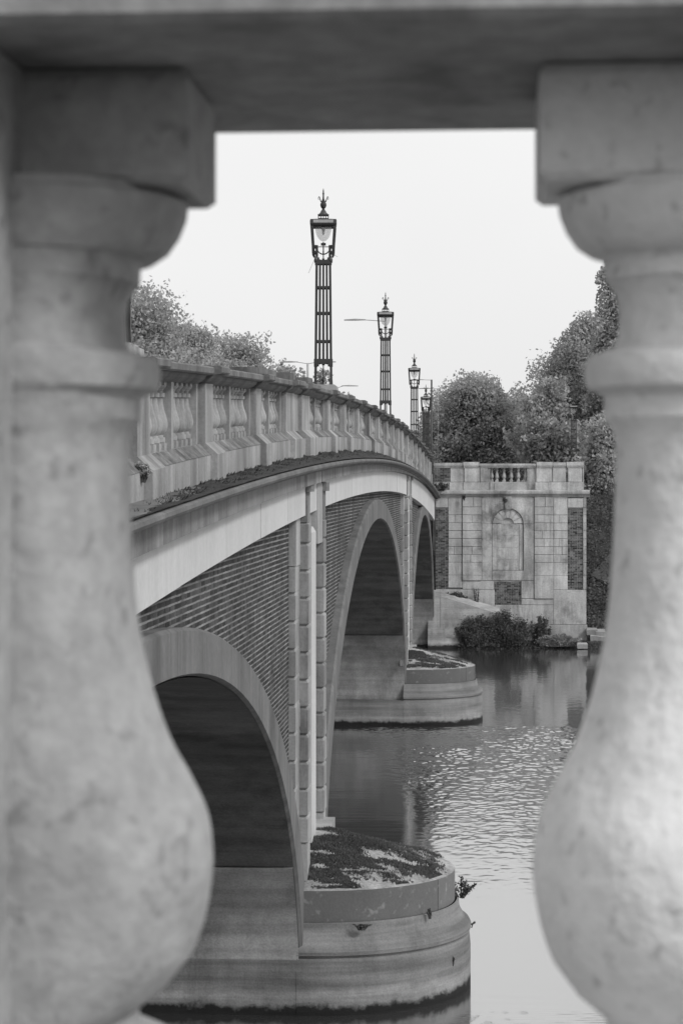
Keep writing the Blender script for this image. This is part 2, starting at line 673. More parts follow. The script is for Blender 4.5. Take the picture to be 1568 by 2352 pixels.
BL, BH, JB, JH = .225, .0495, .010, .017
bricks_all = []
rnd = random.Random(3)
for y0, y1, ai in spans:
    a = ARCH[ai]
    sp = spandrel(XB - .010, (y0, y1), a, 'mortar', BR)
    rows = []
    nrow = int(8.0 / (BH + JH))
    for r in range(nrow):
        z = .3 + r * (BH + JH)
        header = 0
        y = y0 - (0.0 if r % 2 else .11)
        i = 0
        while y < y1 + .02:
            L = BL if (i + (r % 2)) % 2 else .108        # Flemish bond
            ya, yb = max(y, y0), min(y + L, y1)
            if yb - ya > .02:
                lo = min(extr(a, ya), extr(a, yb))
                hi = max(Z_FAS(ya), Z_FAS(yb))
                if z + BH > lo - .03 and z < hi + .02:
                    rows.append((ya, yb, z + rnd.uniform(-.002, .002), rnd.uniform(-.003, .003)))
            y += L + JB
            i += 1
    bricks_all.append((sp, rows))

# the 300 bricks that show largest become parts, the rest stay joined
cand = []
for si, (sp, rows) in enumerate(bricks_all):
    if si == 1:
        for k, (ya, yb, z, dx) in enumerate(rows):
            yc = .5 * (ya + yb)
            px = 1132 - 14900 / yc
            if px > 318 and yc > 18.3 and z > extr(ARCH[0], yc) and z < Z_FAS(yc):
                cand.append(((yb - ya) / yc ** 3, k))
cand.sort(reverse=True)
chosen = set(k for _, k in cand[:300])
unit = {}


def brick_mesh(L):
    key = round(L, 3)
    if key not in unit:
        m = MB()
        e = .003
        x1 = .004
        m.hexa([(0, 0, 0), (0, L, 0), (0, L, BH), (0, 0, BH), (x1, e, e), (x1, L - e, e), (x1, L - e, BH - e), (x1, e, BH - e)])
        unit[key] = mesh('brick', m, 'brick')
    return unit[key]


for si, (sp, rows) in enumerate(bricks_all):
    m = MB()
    for k, (ya, yb, z, dx) in enumerate(rows):
        if si == 1 and k in chosen:
            inst('brick', brick_mesh(yb - ya), sp, (XB - .012 + dx * .4, ya, z))
            continue
        e = .003
        x0, x1 = XB - .012 + dx * .4, XB - .008 + dx * .4
        m.hexa([(x0, ya, z), (x0, yb, z), (x0, yb, z + BH), (x0, ya, z + BH),
                (x1, ya + e, z + e), (x1, yb - e, z + e), (x1, yb - e, z + BH - e), (x1, ya + e, z + BH - e)])
    part('brickwork', m, 'brick', sp, kind='stuff')

# the upstream side, plain
m = MB()
for y0, y1, ai in spans:
    m.loft([[(XBACK + .15, y, max(-.5, extr(ARCH[ai], y) - .15)), (XBACK + .15, y, Z_PL(y))] for y in frange(y0, y1, 30)], closed=False)
for p in PIERS:
    m.box(XBACK - .25, XBACK + .4, p - 2.5, p + 2.5, -1, Z_PL(p))
part('upstream_wall', m, 'brick', BR)
m = MB()
m.loft([[(XBACK + .5, y, Z_PL(y) - .3), (XBACK - .1, y, Z_PL(y) - .3), (XBACK - .1, y, Z_TOP(y)), (XBACK + .4, y, Z_TOP(y))] for y in frange(Y0, 106, 40)])
part('upstream_parapet', m, 'parapet', BR)

ysl = frange(Y0, Y1 + .1, 90)
# fascia of long cast panels with open joints
edges = frange(Y0, Y1, 30)
for ya_, yb_ in zip(edges[:-1], edges[1:]):
    m = MB()
    dx_ = rnd.uniform(-.004, .004)
    m.loft([[(XF + dx_, y, Z_FAS(y)), (XF + dx_, y, Z_FRI(y) + .02), (XF - .5, y, Z_FRI(y) + .02), (XF - .5, y, Z_FAS(y))] for y in frange(ya_ + .004, yb_ - .004, 4)])
    part('fascia_panel', m, 'fascia', BR)
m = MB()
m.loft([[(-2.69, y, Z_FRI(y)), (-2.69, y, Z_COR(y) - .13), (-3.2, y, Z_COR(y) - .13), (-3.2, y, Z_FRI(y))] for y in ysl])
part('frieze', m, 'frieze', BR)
m = MB()
cor = [(-2.655, -.13), (-2.63, -.10), (-2.56, -.09), (-2.52, -.075), (-2.50, -.045), (-2.505, -.012), (-2.53, 0.0)]
m.loft([[(x, y, Z_COR(y) + dz) for x, dz in cor] + [(-3.12, y, Z_COR(y)), (-3.12, y, Z_COR(y) - .13)] for y in ysl])
part('cornice', m, 'cornice', BR, smooth=35)
m = MB()
wob = lambda x, y: .018 * mnoise.noise(Vector((x * 5, y * 2.2, 1))) + .012 * mnoise.noise(Vector((x * 11, y * 7, 4)))
ysf = frange(Y0, Y1, 700)
xsf = [-2.535, -2.6, -2.68, -2.76, -2.85, -2.94, -3.02, -3.08]
m.loft([[(x, y, Z_COR(y) + .006 + (Z_PL(y) + .0 - Z_COR(y)) * min(1, (i / 6.0)) + .014 + wob(x, y) * min(1, .25 + i / 4.0)) for i, x in enumerate(xsf)] for y in ysf], closed=False)
part('cornice_weathering', m, 'mossy', BR, smooth=True)
# moss tufts and grass along the foot of the parapet
m = MB()
for i in range(2600):
    y = 16 + 40 * rnd.random() ** 1.4
    if mnoise.noise(Vector((y * .9, 3, 0))) < -.05:
        continue
    x = -3.0 + rnd.random() ** 2 * .35
    t = (-2.535 - x) / .465
    x += 0
    z = Z_COR(y) + (Z_PL(y) - Z_COR(y)) * min(1, t) + .01
    h = rnd.uniform(.015, .05)
    dx, dy = rnd.uniform(-.03, .05), rnd.uniform(-.04, .04)
    m.add([(x - .006, y - .02, z), (x + .006, y + .02, z), (x + dx, y + dy, z + h)], [(0, 1, 2)])
part('moss_tufts', m, 'moss', BR, kind='stuff', fix=False)

# pylons over the piers
PYL = {}


def rusticated(parent, y0, y1, x0, x1, z0, z1, h, ch=.035):
    z = z0
    while z < z1 - .05:
        za, zb = z, min(z + h, z1)
        m = MB()
        r = rnd.uniform(-.006, .006)
        xx = x1 + r
        # block with chamfered top and bottom arrises on three sides
        m.loft([[(x0, y0 + ch, za), (xx - ch, y0 + ch, za), (xx - ch, y1 - ch, za), (x0, y1 - ch, za)],
                [(x0, y0, za + ch), (xx, y0, za + ch), (xx, y1, za + ch), (x0, y1, za + ch)],
                [(x0, y0, zb - ch), (xx, y0, zb - ch), (xx, y1, zb - ch), (x0, y1, zb - ch)],
                [(x0, y0 + ch, zb), (xx - ch, y0 + ch, zb), (xx - ch, y1 - ch, zb), (x0, y1 - ch, zb)]])
        part('stone_block', m, 'pier_block', parent)
        z += h


for p in PIERS:
    zt = Z_FRI(p) + .01
    m = MB()
    low = lambda y: max([extr(a, y) - .25 for a in ARCH] + [.5])
    m.loft([[(-3.6, y, low(y)), (-2.90, y, low(y)), (-2.90, y, zt - .03), (-3.6, y, zt - .03)] for y in frange(p - 2.52, p + 2.52, 24)])
    py = part('pylon', m, 'pier_plain', BR)
    # outer pilasters A, inner pilasters B, mirrored about the pier
    XA_, XB_ = -2.893, -2.768
    for sg in (-1, 1):
        a0, a1 = sorted((p + sg * 2.55, p + sg * 1.80))
        b0, b1 = sorted((p + sg * 1.80, p + sg * 1.28))
        m = MB()
        m.box(-3.0, XA_ + .012, a0 + .006, a1 - .004, zt - 1.25, zt - .015)
        part('pilaster_head', m, 'pier_plain', py)
        m = MB()
        m.box(-3.0, XB_ - .012, b0 + .004, b1 - .004, zt - .62, zt - .012)
        m.box(-3.0, XB_ + .05, b0 - .03, b1 + .03, zt - .16, zt - .02)
        part('pilaster_head', m, 'pier_dark', py)
        rusticated(py, a0, a1 - .004, -3.0, XA_, zt - 1.25 - 12 * .41, zt - 1.25, .41, .032)
        rusticated(py, b0, b1, -3.0, XB_, 2.45, zt - .62, .41, .034)
        m = MB()
        m.box(-3.0, XB_ - .012, b0 + .01, b1 - .01, .78, 2.45)
        part('pilaster_foot', m, 'pier_plain', py)
    m = MB()                                       # pale strip standing in the recess
    y0_, y1_ = p - .74, p + .06
    m.loft([[(-2.95, y0_, 2.3), (-2.80, y0_, 2.3), (-2.80, y1_, 2.3), (-2.95, y1_, 2.3)],
            [(-2.95, y0_, zt - .80), (-2.80, y0_, zt - .80), (-2.80, y1_, zt - .80), (-2.95, y1_, zt - .80)],
            [(-2.95, y0_, zt - .70), (-2.85, y0_, zt - .72), (-2.85, y1_, zt - .72), (-2.95, y1_, zt - .70)]])
    part('recess_strip', m, 'fascia', py)
    m = MB()
    m.box(-3.0, XB_ - .02, p + .30, p + 1.27, zt - 1.0, zt - .035)
    part('recess_head', m, 'pier_plain', py)

# cutwaters: round-nosed granite bases
def nose_ring(p, half, length, z, x0=-3.2, n=36):
    pts = [(x0, p - half, z)]
    for i in range(n + 1):
        t = -PI / 2 + PI * i / n
        k = math.cos(t)
        pts.append((-2.9 + length * (k ** .9 if k > 0 else 0), p + half * math.sin(t), z))
    pts.append((x0, p + half, z))
    return pts


for p in PIERS:
    H0, L0 = 2.06, 2.30
    prof = [(.235, -1.0), (.235, .55), (.22, .80), (.235, .845), (.215, .875), (.20, .885), (.255, .90), (.275, .95), (.255, 1.0),
            (.19, 1.05), (.15, 1.08), (.10, 1.10), (.075, 1.16), (.07, 1.30), (.045, 1.335), (.0, 1.34)]
    prof = [(.245, -1.0), (.245, .62), (.225, .83), (.19, .845), (.19, .865), (.245, .885), (.255, .94), (.225, 1.0), (.16, 1.05),
            (.13, 1.09), (.105, 1.13), (.07, 1.20), (.06, 1.325), (.03, 1.335)]
    m = MB()
    m.loft([nose_ring(p, H0 + o, L0 + o, z, -2.86) for o, z in prof], cap=False)
    cw = part('cutwater', m, 'granite', BR, smooth=28)
    # upper drum of separate dark stones
    cuts = [-90, -28, 14, 40, 62, 90] if p < 50 else [-90, -30, -12, 2, 16, 32, 55, 90]
    for a0, a1 in zip(cuts[:-1], cuts[1:]):
        m = MB()
        g = .22
        seg = frange(a0 + g, a1 - g, max(3, int((a1 - a0) / 5)))
        rings = []
        for dg in seg:
            t = R(dg)
            k = max(0, math.cos(t)) ** .9
            sn = math.sin(t)

            def P(h, l, z):
                return (-2.9 + l * k, p + h * sn, z)
            rings.append([P(H0 - .5, L0 - .5, 1.33), P(H0, L0, 1.33), P(H0, L0, 1.79), P(H0 - .012, L0 - .012, 1.80), P(H0 - .5, L0 - .5, 1.80)])
        if a0 == -90:
            rings.insert(0, [(-3.2, q[1], q[2]) for q in rings[0]])
        if a1 == 90:
            rings.append([(-3.2, q[1], q[2]) for q in rings[-1]])
        m.loft(rings)
        part('drum_stone', m, 'granite_dark', cw, smooth=30)
    # weathered cap with raised cushions of moss
    m = MB()
    nr, na = 110, 190
    fmoss = []
    for i in range(nr + 1):
        q = i / nr
        for j in range(na + 1):
            t = -PI / 2 + PI * j / na
            k = max(0, math.cos(t)) ** .9
            x, y = -2.9 + (L0 - .005) * k * q, p + (H0 - .005) * math.sin(t) * q
            if abs(q - 1) < 1e-6:
                z = 1.80
            else:
                z = 1.80 + .58 * (1 - q ** 1.25) + .03 * mnoise.noise(Vector((x * 2.2, y * 2.2, 5))) * min(1, (1 - q) * 8)
            mv = mnoise.fractal(Vector((x * .8 + p, y * 1.7, 2.0)), .55, 2.2, 8) * .8 + .02 - 1.1 * max(0, .48 - q) - .10 * (q > .9)
            if q > .97:
                mv = -1
            up = .045 * min(1, max(0, mv * 4)) * (.6 + .8 * abs(mnoise.noise(Vector((x * 4, y * 4, 8))))) + .012 * mnoise.noise(Vector((x * 14, y * 14, p)))
            m.v.append((x, y, z + (up if q < .985 else 0)))
            fmoss.append(mv)
    for i in range(nr):
        for j in range(na):
            o = i * (na + 1) + j
            m.f.append((o, o + na + 1, o + na + 2, o + 1))
            m.mi.append(1 if fmoss[o] > .06 else 0)
    part('mossy_cap', m, ['cap', 'moss'], cw, smooth=True)
    tf = MB()
    for i, (vv, mv) in enumerate(zip(m.v, fmoss)):
        if mv > .02 and rnd.random() < .55:
            for _ in range(2):
                x, y, z = vv[0] + rnd.uniform(-.02, .02), vv[1] + rnd.uniform(-.02, .02), vv[2] - .004
                h, t = rnd.uniform(.012, .045), rnd.uniform(0, PI)
                wx_, wy_ = .012 * math.cos(t), .012 * math.sin(t)
                tf.add([(x - wx_, y - wy_, z), (x + wx_, y + wy_, z), (x + rnd.uniform(-.02, .02), y + rnd.uniform(-.02, .02), z + h)], [(0, 1, 2)])
    part('moss_blades', tf, 'leaf_ivy', cw, kind='stuff', fix=False)
    m = MB()
    m.box(-3.0, -2.60, p + .45, p + 1.5, 1.9, 2.36)
    part('pylon_base', m, 'pier_plain', cw)
    m = MB()                                        # plinth carried on under the arches
    m.box(XBACK - 1.5, -2.87, p - 2.30, p + 2.30, -1, .82)
    part('pier_plinth', m, 'granite', BR)

# abutment ends of the bridge body
m = MB()
m.box(XBACK, -3.0, Y1 - .6, 108, -1, 8.3)
part('abutment_mass', m, 'springer', BR)
m = MB()
m.box(XBACK, -3.0, -3, 3.0, -1, Z_PL(3))
part('abutment_mass', m, 'springer', BR)

# ---- parapet
PA = MB()
PH = .40
ys2 = frange(Y0, Y1, 100)
m = MB()
m.loft([[(-3.0, y, Z_PL(y) - .05), (-3.0, y, Z_PL(y) + .29), (-3.13, y, Z_PL(y) + PH), (-3.55, y, Z_PL(y) + PH), (-3.55, y, Z_PL(y) - .05)] for y in ys2])
PAR = part('parapet', m, 'parapet', BR)
m = MB()
m.loft([[(-2.995, y, Z_PL(y) + .297), (-3.12, y, Z_PL(y) + PH + .008)] for y in frange(Y0, Y1, 400)], closed=False)
part('mossy_slope', m, 'slope', PAR)
cop = [(-3.14, -.18), (-3.10, -.16), (-3.06, -.13), (-3.04, -.095), (-2.97, -.085), (-2.955, -.07), (-2.955, -.015), (-2.975, 0.0), (-3.55, .015), (-3.62, -.02), (-3.62, -.09), (-3.52, -.18)]

PED = [(3.2, .65), (7.0, .65), (11.2, .65), (14.6, .65), (18.65, .7), (23.1, .65), (28.1, .65), (32.2, 1.3), (34.9, 1.5),
       (40.4, .65), (44.9, .65), (49.4, .65), (53.9, .65), (58.4, .65), (62.9, .65), (67.0, .65), (70.4, 1.3), (73.2, 1.5),
       (78.6, .65), (83.1, .65), (87.6, .65), (92.1, .65), (96.6, .65), (101.2, .65), (104.2, .6)]


def zpart(y0, y1, x0, x1, z0f, z1f, m):
    m.hexa([(x0, y0, z0f(y0)), (x1, y0, z0f(y0)), (x1, y1, z0f(y1)), (x0, y1, z0f(y1)),
            (x0, y0, z1f(y0)), (x1, y0, z1f(y0)), (x1, y1, z1f(y1)), (x0, y1, z1f(y1))])


zb_ = lambda y: Z_PL(y) + PH - .01
zt_ = lambda y: Z_TOP(y) - .175
for y, wd in PED:
    m = MB()
    zpart(y, y + wd, -3.6, -3.065, zb_, zt_, m)
    # its plinth stands forward with the same weathered slope
    m.loft([[(-2.925, q, Z_PL(q) - .04), (-2.925, q, Z_PL(q) + .30), (-3.058, q, Z_PL(q) + PH + .02), (-3.4, q, Z_PL(q) + PH + .02), (-3.4, q, Z_PL(q) - .04)]
            for q in (y - .03, y + wd + .03)])
    part('pedestal', m, 'parapet', PAR)
    m = MB()
    m.loft([[(x + .075 if i < 8 else x, q, Z_TOP(q) + dz + .012) for i, (x, dz) in enumerate(cop)] for q in (y - .05, y + wd + .05)])
    part('pedestal_coping', m, 'coping', PAR)

# balusters
def baluster_prof(h, rb):
    P_ = [(.55, .125), (.72, .13), (.74, .165), (.72, .20), (.56, .205), (.55, .235), (.78, .27), (.95, .32), (1.0, .38), (.95, .44), (.80, .52), (.62, .60),
          (.52, .68), (.49, .75), (.55, .765), (.68, .77), (.70, .80), (.68, .83), (.50, .835), (.48, .86), (.56, .87), (.58, .885), (.70, .90), (.86, .93), (.88, .94)]
    return [(r * rb, z * h) for r, z in P_]


m = MB()
bh = .70
m.lathe(baluster_prof(bh, .102), n=16)
m.box(-.078, .078, -.078, .078, 0, .126 * bh)
m.box(-.078, .078, -.078, .078, .938 * bh, bh)
BAL = mesh('baluster', m, 'parapet', smooth=30)
for (ya, wa), (yb, wb) in zip(PED[:-1], PED[1:]):
    s0, s1 = ya + wa, yb
    m = MB()
    m.loft([[(x, q, Z_TOP(q) + dz) for x, dz in cop] for q in (s0 + .052, (s0 + s1) / 2 - .004)])
    part('coping', m, 'coping', PAR)
    m = MB()
    m.loft([[(x, q, Z_TOP(q) + dz) for x, dz in cop] for q in ((s0 + s1) / 2 + .004, s1 - .052)])
    part('coping', m, 'coping', PAR)
    if s1 - s0 < 1.6:
        m = MB()
        zpart(s0, s1, -3.5, -3.13, zb_, zt_, m)
        part('panel', m, 'parapet', PAR)
        continue
    mid = .5 * (s0 + s1)
    hp = .15                                         # half posts against the pedestals and a slim post in the middle
    for q0, q1 in ((s0, s0 + hp), (mid - .075, mid + .075), (s1 - hp, s1)):
        m = MB()
        zpart(q0, q1, -3.48, -3.14, zb_, zt_, m)
        part('post', m, 'parapet', PAR)
    for q0, q1 in ((s0 + hp, mid - .075), (mid + .075, s1 - hp)):
        nb = max(2, int(round((q1 - q0) / .345)))
        for i in range(nb):
            y = q0 + (i + .5) * (q1 - q0) / nb
            z0, z1 = Z_PL(y) + PH - .012, Z_TOP(y) - .172
            inst('baluster', BAL, PAR, (-3.25, y, z0), scale=(1, 1, (z1 - z0) / bh))

# raised blocks on the coping over the pylons and under the lamps
for y, l, h in ((29.2, 2.6, .10), (33.0, .9, .13), (36.2, .9, .13), (71.2, .9, .13), (74.2, .9, .13)):
    m = MB()
    zpart(y - l / 2, y + l / 2, -3.62, -3.04, lambda q: Z_TOP(q) - .01, lambda q: Z_TOP(q) + h, m)
    part('raised_block', m, 'coping', PAR)

# ------------------------------------------------------------------ ornate iron lamps on the parapet
LAMPS = [(-3.43, 19.25, 9.12), (-3.43, 44.0, 9.86), (-3.43, 69.5, 9.98), (-3.43, 95.0, 9.53)]
LX, LY, LZ = LAMPS[1]
LG = 'ornate lamps along the bridge parapet'


def lamp_at(loc, label):
    L = thing('street_lamp', label, 'street lamp', loc, LG)
    ox, oy, oz = loc

    def ob(nm, mbuild, mat='iron', par=L, smooth=30):
        mbuild.v = [(x + ox, y + oy, z + oz) for x, y, z in mbuild.v]
        return part(nm, mbuild, mat, par, smooth=smooth)

    def hw(z):                                   # half width of the shaft at height z
        return .185 - .025 * z / 2.5
    # four corner legs run from the base up into the lantern cradle
    for sx in (-1, 1):
        for sy in (-1, 1):
            m = MB()
            for z0, z1 in ((0, .16), (.16, 2.82)):
                w0 = .034 if z0 == 0 else .026
                c0, c1 = hw(z0) - .026, hw(z1) - .026
                m.hexa([(sx * c0 - w0, sy * c0 - w0, z0), (sx * c0 + w0, sy * c0 - w0, z0), (sx * c0 + w0, sy * c0 + w0, z0), (sx * c0 - w0, sy * c0 + w0, z0),
                        (sx * c1 - .025, sy * c1 - .025, z1), (sx * c1 + .025, sy * c1 - .025, z1), (sx * c1 + .025, sy * c1 + .025, z1), (sx * c1 - .025, sy * c1 + .025, z1)])
            ob('leg', m)
    # inner bars, three on each side
    for side in range(4):
        for t in (-1, 0, 1):
            m = MB()
            pts = []
            for z in (.45, 2.5):
                h = hw(z) - .026
                u = t * h * .5
                pts.append(((u, -h), (u, h), (-h, u), (h, u))[side])
            (xa, ya), (xb, yb) = pts
            m.hexa([(xa - .024, ya - .016, .45), (xa + .024, ya - .016, .45), (xa + .024, ya + .016, .45), (xa - .024, ya + .016, .45),
                    (xb - .021, yb - .015, 2.5), (xb + .021, yb - .015, 2.5), (xb + .021, yb + .015, 2.5), (xb - .021, yb + .015, 2.5)])
            ob('bar', m)
    m = MB()
    m.tube([(0, 0, 0), (0, 0, 2.9)], .013)
    ob('centre_rod', m)
    # collars that tie the bars
    for z in (.88, 1.45, 1.97):
        m = MB()
        h = hw(z) - .026
        for (x0, x1, y0, y1) in ((-h, h, -h - .012, -h + .012), (-h, h, h - .012, h + .012), (-h - .012, -h + .012, -h + .012, h - .012), (h - .012, h + .012, -h + .012, h - .012)):
            m.box(x0, x1, y0, y1, z - .012, z + .012)
        for t in (-.75, -.25, .25, .75):
            for q in (-h, h):
                m.lathe([(.008, -.026), (.02, -.012), (.02, .012), (.008, .026)], (t * h, q, z), 8)
                m.lathe([(.008, -.026), (.02, -.012), (.02, .012), (.008, .026)], (q, t * h, z), 8)
        ob('collar', m)
    # scalloped plates at the foot and head of the bars
    for zc, up, nm in ((.47, -1, 'scalloped_plate'), (2.49, 1, 'scalloped_plate')):
        m = MB()
        h = hw(zc)
        for side in range(4):
            for i in range(12):
                u0, u1 = -h + 2 * h * i / 12, -h + 2 * h * (i + 1) / 12
                um = abs(.5 * (u0 + u1)) / h
                ed = .055 * (um ** 1.5) + .022 * math.cos(um * PI * 3)
                z0, z1 = (zc - .045 - ed, zc + .05) if up < 0 else (zc - .05, zc + .04 + ed)
                s_ = h - .002
                if side < 2:
                    yy = -s_ if side == 0 else s_
                    m.box(u0, u1, yy - .012, yy + .012, z0, z1)
                elif -s_ + .012 < u0 and u1 < s_ - .012:
                    xx = -s_ if side == 2 else s_
                    m.box(xx - .012, xx + .012, u0, u1, z0, z1)
        if up > 0:
            for sx in (-1, 1):
                for sy in (-1, 1):
                    m.lathe([(.02, -.05), (.038, -.03), (.04, .01), (.025, .04), (.012, .07)], (sx * (h - .012), sy * (h - .012), zc + .04), 8)
        ob(nm, m)
    # hoop beneath the globe
    m = MB()
    for ax in (0, 1):
        pts = []
        for i in range(15):
            t = PI + PI * i / 14
            u, z = .135 * math.cos(t), 2.80 + .15 * math.sin(t)
            pts.append((u, 0, z) if ax == 0 else (0, u, z))
        m.tube(pts, .014, 6)
    m.box(-.05, .05, -.05, .05, 2.83, 2.875)
    m.tube([(-.135, 0, 2.80), (.135, 0, 2.80)], .009)
    ob('hoop', m)
    # lantern: four leaning straps, square head, globe
    for sx in (-1, 1):
        for sy in (-1, 1):
            m = MB()
            pts = [(.185, .185, 2.60, .016), (.20, .20, 2.66, .030), (.205, .205, 2.80, .030), (.232, .232, 3.20, .031)]
            m.loft([[(sx * x - w_, sy * y - w_, z), (sx * x + w_, sy * y - w_, z), (sx * x + w_, sy * y + w_, z), (sx * x - w_, sy * y + w_, z)] for x, y, z, w_ in pts])
            for z in (2.68, 2.80):
                m.box(min(sx * .14, sx * .20), max(sx * .14, sx * .20), min(sy * .14, sy * .20), max(sy * .14, sy * .20), z - .018, z + .018)
            ob('strap', m)
    m = MB()
    m.taper(0, 0, 3.19, .225, .225, 3.215, .245, .245)
    m.taper(0, 0, 3.215, .255, .255, 3.245, .268, .268)
    m.taper(0, 0, 3.245, .268, .268, 3.335, .262, .262)
    m.taper(0, 0, 3.335, .25, .25, 3.355, .14, .14)
    hd = ob('lantern_head', m)
    m = MB()
    for sg in (-1, 1):
        m.box(-.20, .20, sg * .2665 - .004, sg * .2665 + .004, 3.262, 3.322)
        m.box(sg * .2665 - .004, sg * .2665 + .004, -.20, .20, 3.262, 3.322)
    ob('head_panel', m, 'steel', hd)
    # pierced gallery, dome, ball, curled crown and spike
    m = MB()
    m.box(-.11, .11, -.11, .11, 3.352, 3.372)
    m.box(-.112, .112, -.112, .112, 3.432, 3.452)
    for i in range(5):
        u = -.098 + .049 * i
        for q in (-.1, .1):
            m.box(u - .008, u + .008, q - .008, q + .008, 3.372, 3.432)
            if 0 < i < 4:
                m.box(q - .008, q + .008, u - .008, u + .008, 3.372, 3.432)
    ob('gallery', m, par=hd)
    m = MB()
    m.lathe([(.092, 3.452), (.085, 3.475), (.06, 3.50), (.05, 3.53), (.03, 3.55), (.028, 3.575), (.05, 3.60), (.064, 3.64), (.06, 3.68), (.045, 3.70), (.05, 3.715),
             (.035, 3.73), (.018, 3.78), (.015, 3.86), (.022, 3.88), (.012, 3.91), (.014, 3.93), (.003, 3.985)], n=14)
    fin = ob('finial', m, par=hd)
    for i in range(4):
        m = MB()
        t = PI / 4 * 0 + PI / 2 * i
        pts = []
        for s_ in range(11):
            g = s_ / 10
            if g < .45:
                r, z = .045 + .028 * g / .45, 3.71 + .075 * g / .45
            else:
                ph = (g - .45) / .55 * 1.35 * PI
                r, z = .073 - .0 + .025 * (1 - math.cos(ph)) * .55 * (1 if ph < PI * .9 else 1) - .02 * math.sin(ph) * 0, 3.785 + .035 * math.sin(ph)
            pts.append((r * math.cos(t), r * math.sin(t), z))
        m.tube(pts, [.013 - .006 * s_ / 10 for s_ in range(11)], 6)
        ob('curl', m, par=hd)
    m = MB()
    pr = [(.165 * math.cos(t), 3.20 - .29 * math.sin(t)) for t in frange(0, PI / 2 - .02, 12)]
    m.lathe(pr, n=20, caps=False)
    gl = ob('globe', m, 'globe', smooth=True)
    m = MB()
    m.lathe([(.05, 3.19), (.05, 3.165), (.03, 3.15), (.028, 3.08), (.012, 3.04)], n=10)
    ob('bulb', m, 'bulb', gl)
    L.rotation_euler.z = R(4.2)
    return L


lamp1 = lamp_at(LAMPS[1], 'tallest ornate iron lamp on the parapet, nearest against the sky')
m = MB()
m.tube([(LX - .17, LY - .17, LZ + 2.55), (LX - .30, LY - .17, LZ + 2.25)], .004, 4)
m.tube([(LX + .1, LY - .17, LZ + 2.68), (LX + .29, LY - .17, LZ + 2.58)], .004, 4)
wire = part('loose_wire', m, 'steel', lamp1)
LLAB = {0: 'iron lamp mostly hidden behind the foreground baluster at left', 2: 'ornate iron lamp on the parapet above the second pier, second tallest in view',
        3: 'ornate iron lamp near the far end of the parapet, third in the row'}
for i, loc in enumerate(LAMPS):
    if i == 1:
        continue
    c_ = copy_tree(lamp1, loc)
    c_['label'] = LLAB[i]
    c_.rotation_euler.z = R({0: 0, 2: 2.8, 3: 2.1}[i])
    for ch in list(c_.children):
        if ch.name.startswith('loose_wire'):
            bpy.data.objects.remove(ch)
c_ = copy_tree(lamp1, (-3.45, 112.0, 8.95))
c_['label'] = 'ornate iron lamp beyond the bridge, just right of the third parapet lamp'
c2 = copy_tree(lamp1, (4.65, 127.0, 9.0))
c2.rotation_euler.z = R(-2.0)
c2['label'] = 'ornate iron lamp standing in front of dark trees behind the abutment'
for q in (c_, c2):
    for ch in list(q.children):
        if ch.name.startswith('loose_wire'):
            bpy.data.objects.remove(ch)
for x, y, z in LAMPS + [(-3.45, 112.0, 8.95)]:
    m = MB()
    zb0 = min(Z_TOP(y - .3), Z_TOP(y + .3)) - .02 if y < 105 else 7.0
    m.taper(x, y, zb0, .30, .30, z - .03, .28, .28)
    m.box(x - .24, x + .24, y - .24, y + .24, z - .03, z)
    one('lamp_pedestal', m, 'pier_plain', {19.25: 'pale stone block under the hidden lamp, beside the foreground baluster',
        44.0: 'stone block under the tallest lamp on the parapet', 69.5: 'stone block under the second tallest parapet lamp',
        95.0: 'stone block under the third parapet lamp', 112.0: 'stone block under the lamp beyond the bridge'}[y], 'pedestal', 'lamp pedestals')
m = MB()
m.taper(4.65, 127, 6.5, .45, .45, 9.0, .42, .42)
one('lamp_pedestal', m, 'pier_plain', 'stone block under the lamp among the trees behind the abutment', 'pedestal', 'lamp pedestals')

D_DARK = lambda l: 'dark' in l
# slim modern lighting columns on the far side of the road
def column(x, y, zb, zt, arms, label):
    L = thing('lighting_column', label, 'street light', (x, y, zb), 'slim modern lighting columns')
    m = MB()
    m.tube([(x, y, zb), (x, y, zb + 1.2), (x, y, zt)], [.085, .075, .05], 8)
    part('pole', m, 'iron' if D_DARK(label) else 'steel', L, smooth=True)
    for dx, dz in arms:
        sg = 1 if dx > 0 else -1
        m = MB()
        m.tube([(x, y, zt - .03), (x + dx, y, zt + dz)], .018, 6)
        ar = part('arm', m, 'steel', L)
        m = MB()
        e = x + dx
        m.loft([[(e - sg * .1, y - .06, zt + dz + .015), (e - sg * .1, y + .06, zt + dz + .015), (e - sg * .1, y + .06, zt + dz - .02), (e - sg * .1, y - .06, zt + dz - .02)],
                [(e + sg * .3, y - .11, zt + dz + .035), (e + sg * .3, y + .11, zt + dz + .035), (e + sg * .3, y + .11, zt + dz - .03), (e + sg * .3, y - .11, zt + dz - .03)],
                [(e + sg * .75, y - .05, zt + dz + .01), (e + sg * .75, y + .05, zt + dz + .01), (e + sg * .75, y + .05, zt + dz - .03), (e + sg * .75, y - .05, zt + dz - .03)]])
        part('light_head', m, 'steel', ar)


def pix(px, py, D):
    return ((px - 1132) * D / FPX, EYE - (py - 1108) * D / FPX)


for px, pt, D, arms, lb in (
        (886, 736, 86.0, [(-.9, .04)], 'slim street light whose arm reaches left behind the second lamp'),
        (706, 833, 100.0, [(-.55, .06), (.55, .06)], 'slim two armed street light behind the left trees'),
        (771, 890, 112.0, [(.4, .1)], 'slim street light low behind the tallest lamp'),
        (991, 872, 131.0, [(-.6, .0)], 'slim dark street light just right of the third lamp'),
        (1006, 892, 140.0, [(-.5, .0)], 'slim street light at left edge of the round tree')):
    x, z = pix(px, pt, D)
    column(x, D, Z_PL(D) if D < 105 else 7.3, z, arms, lb)

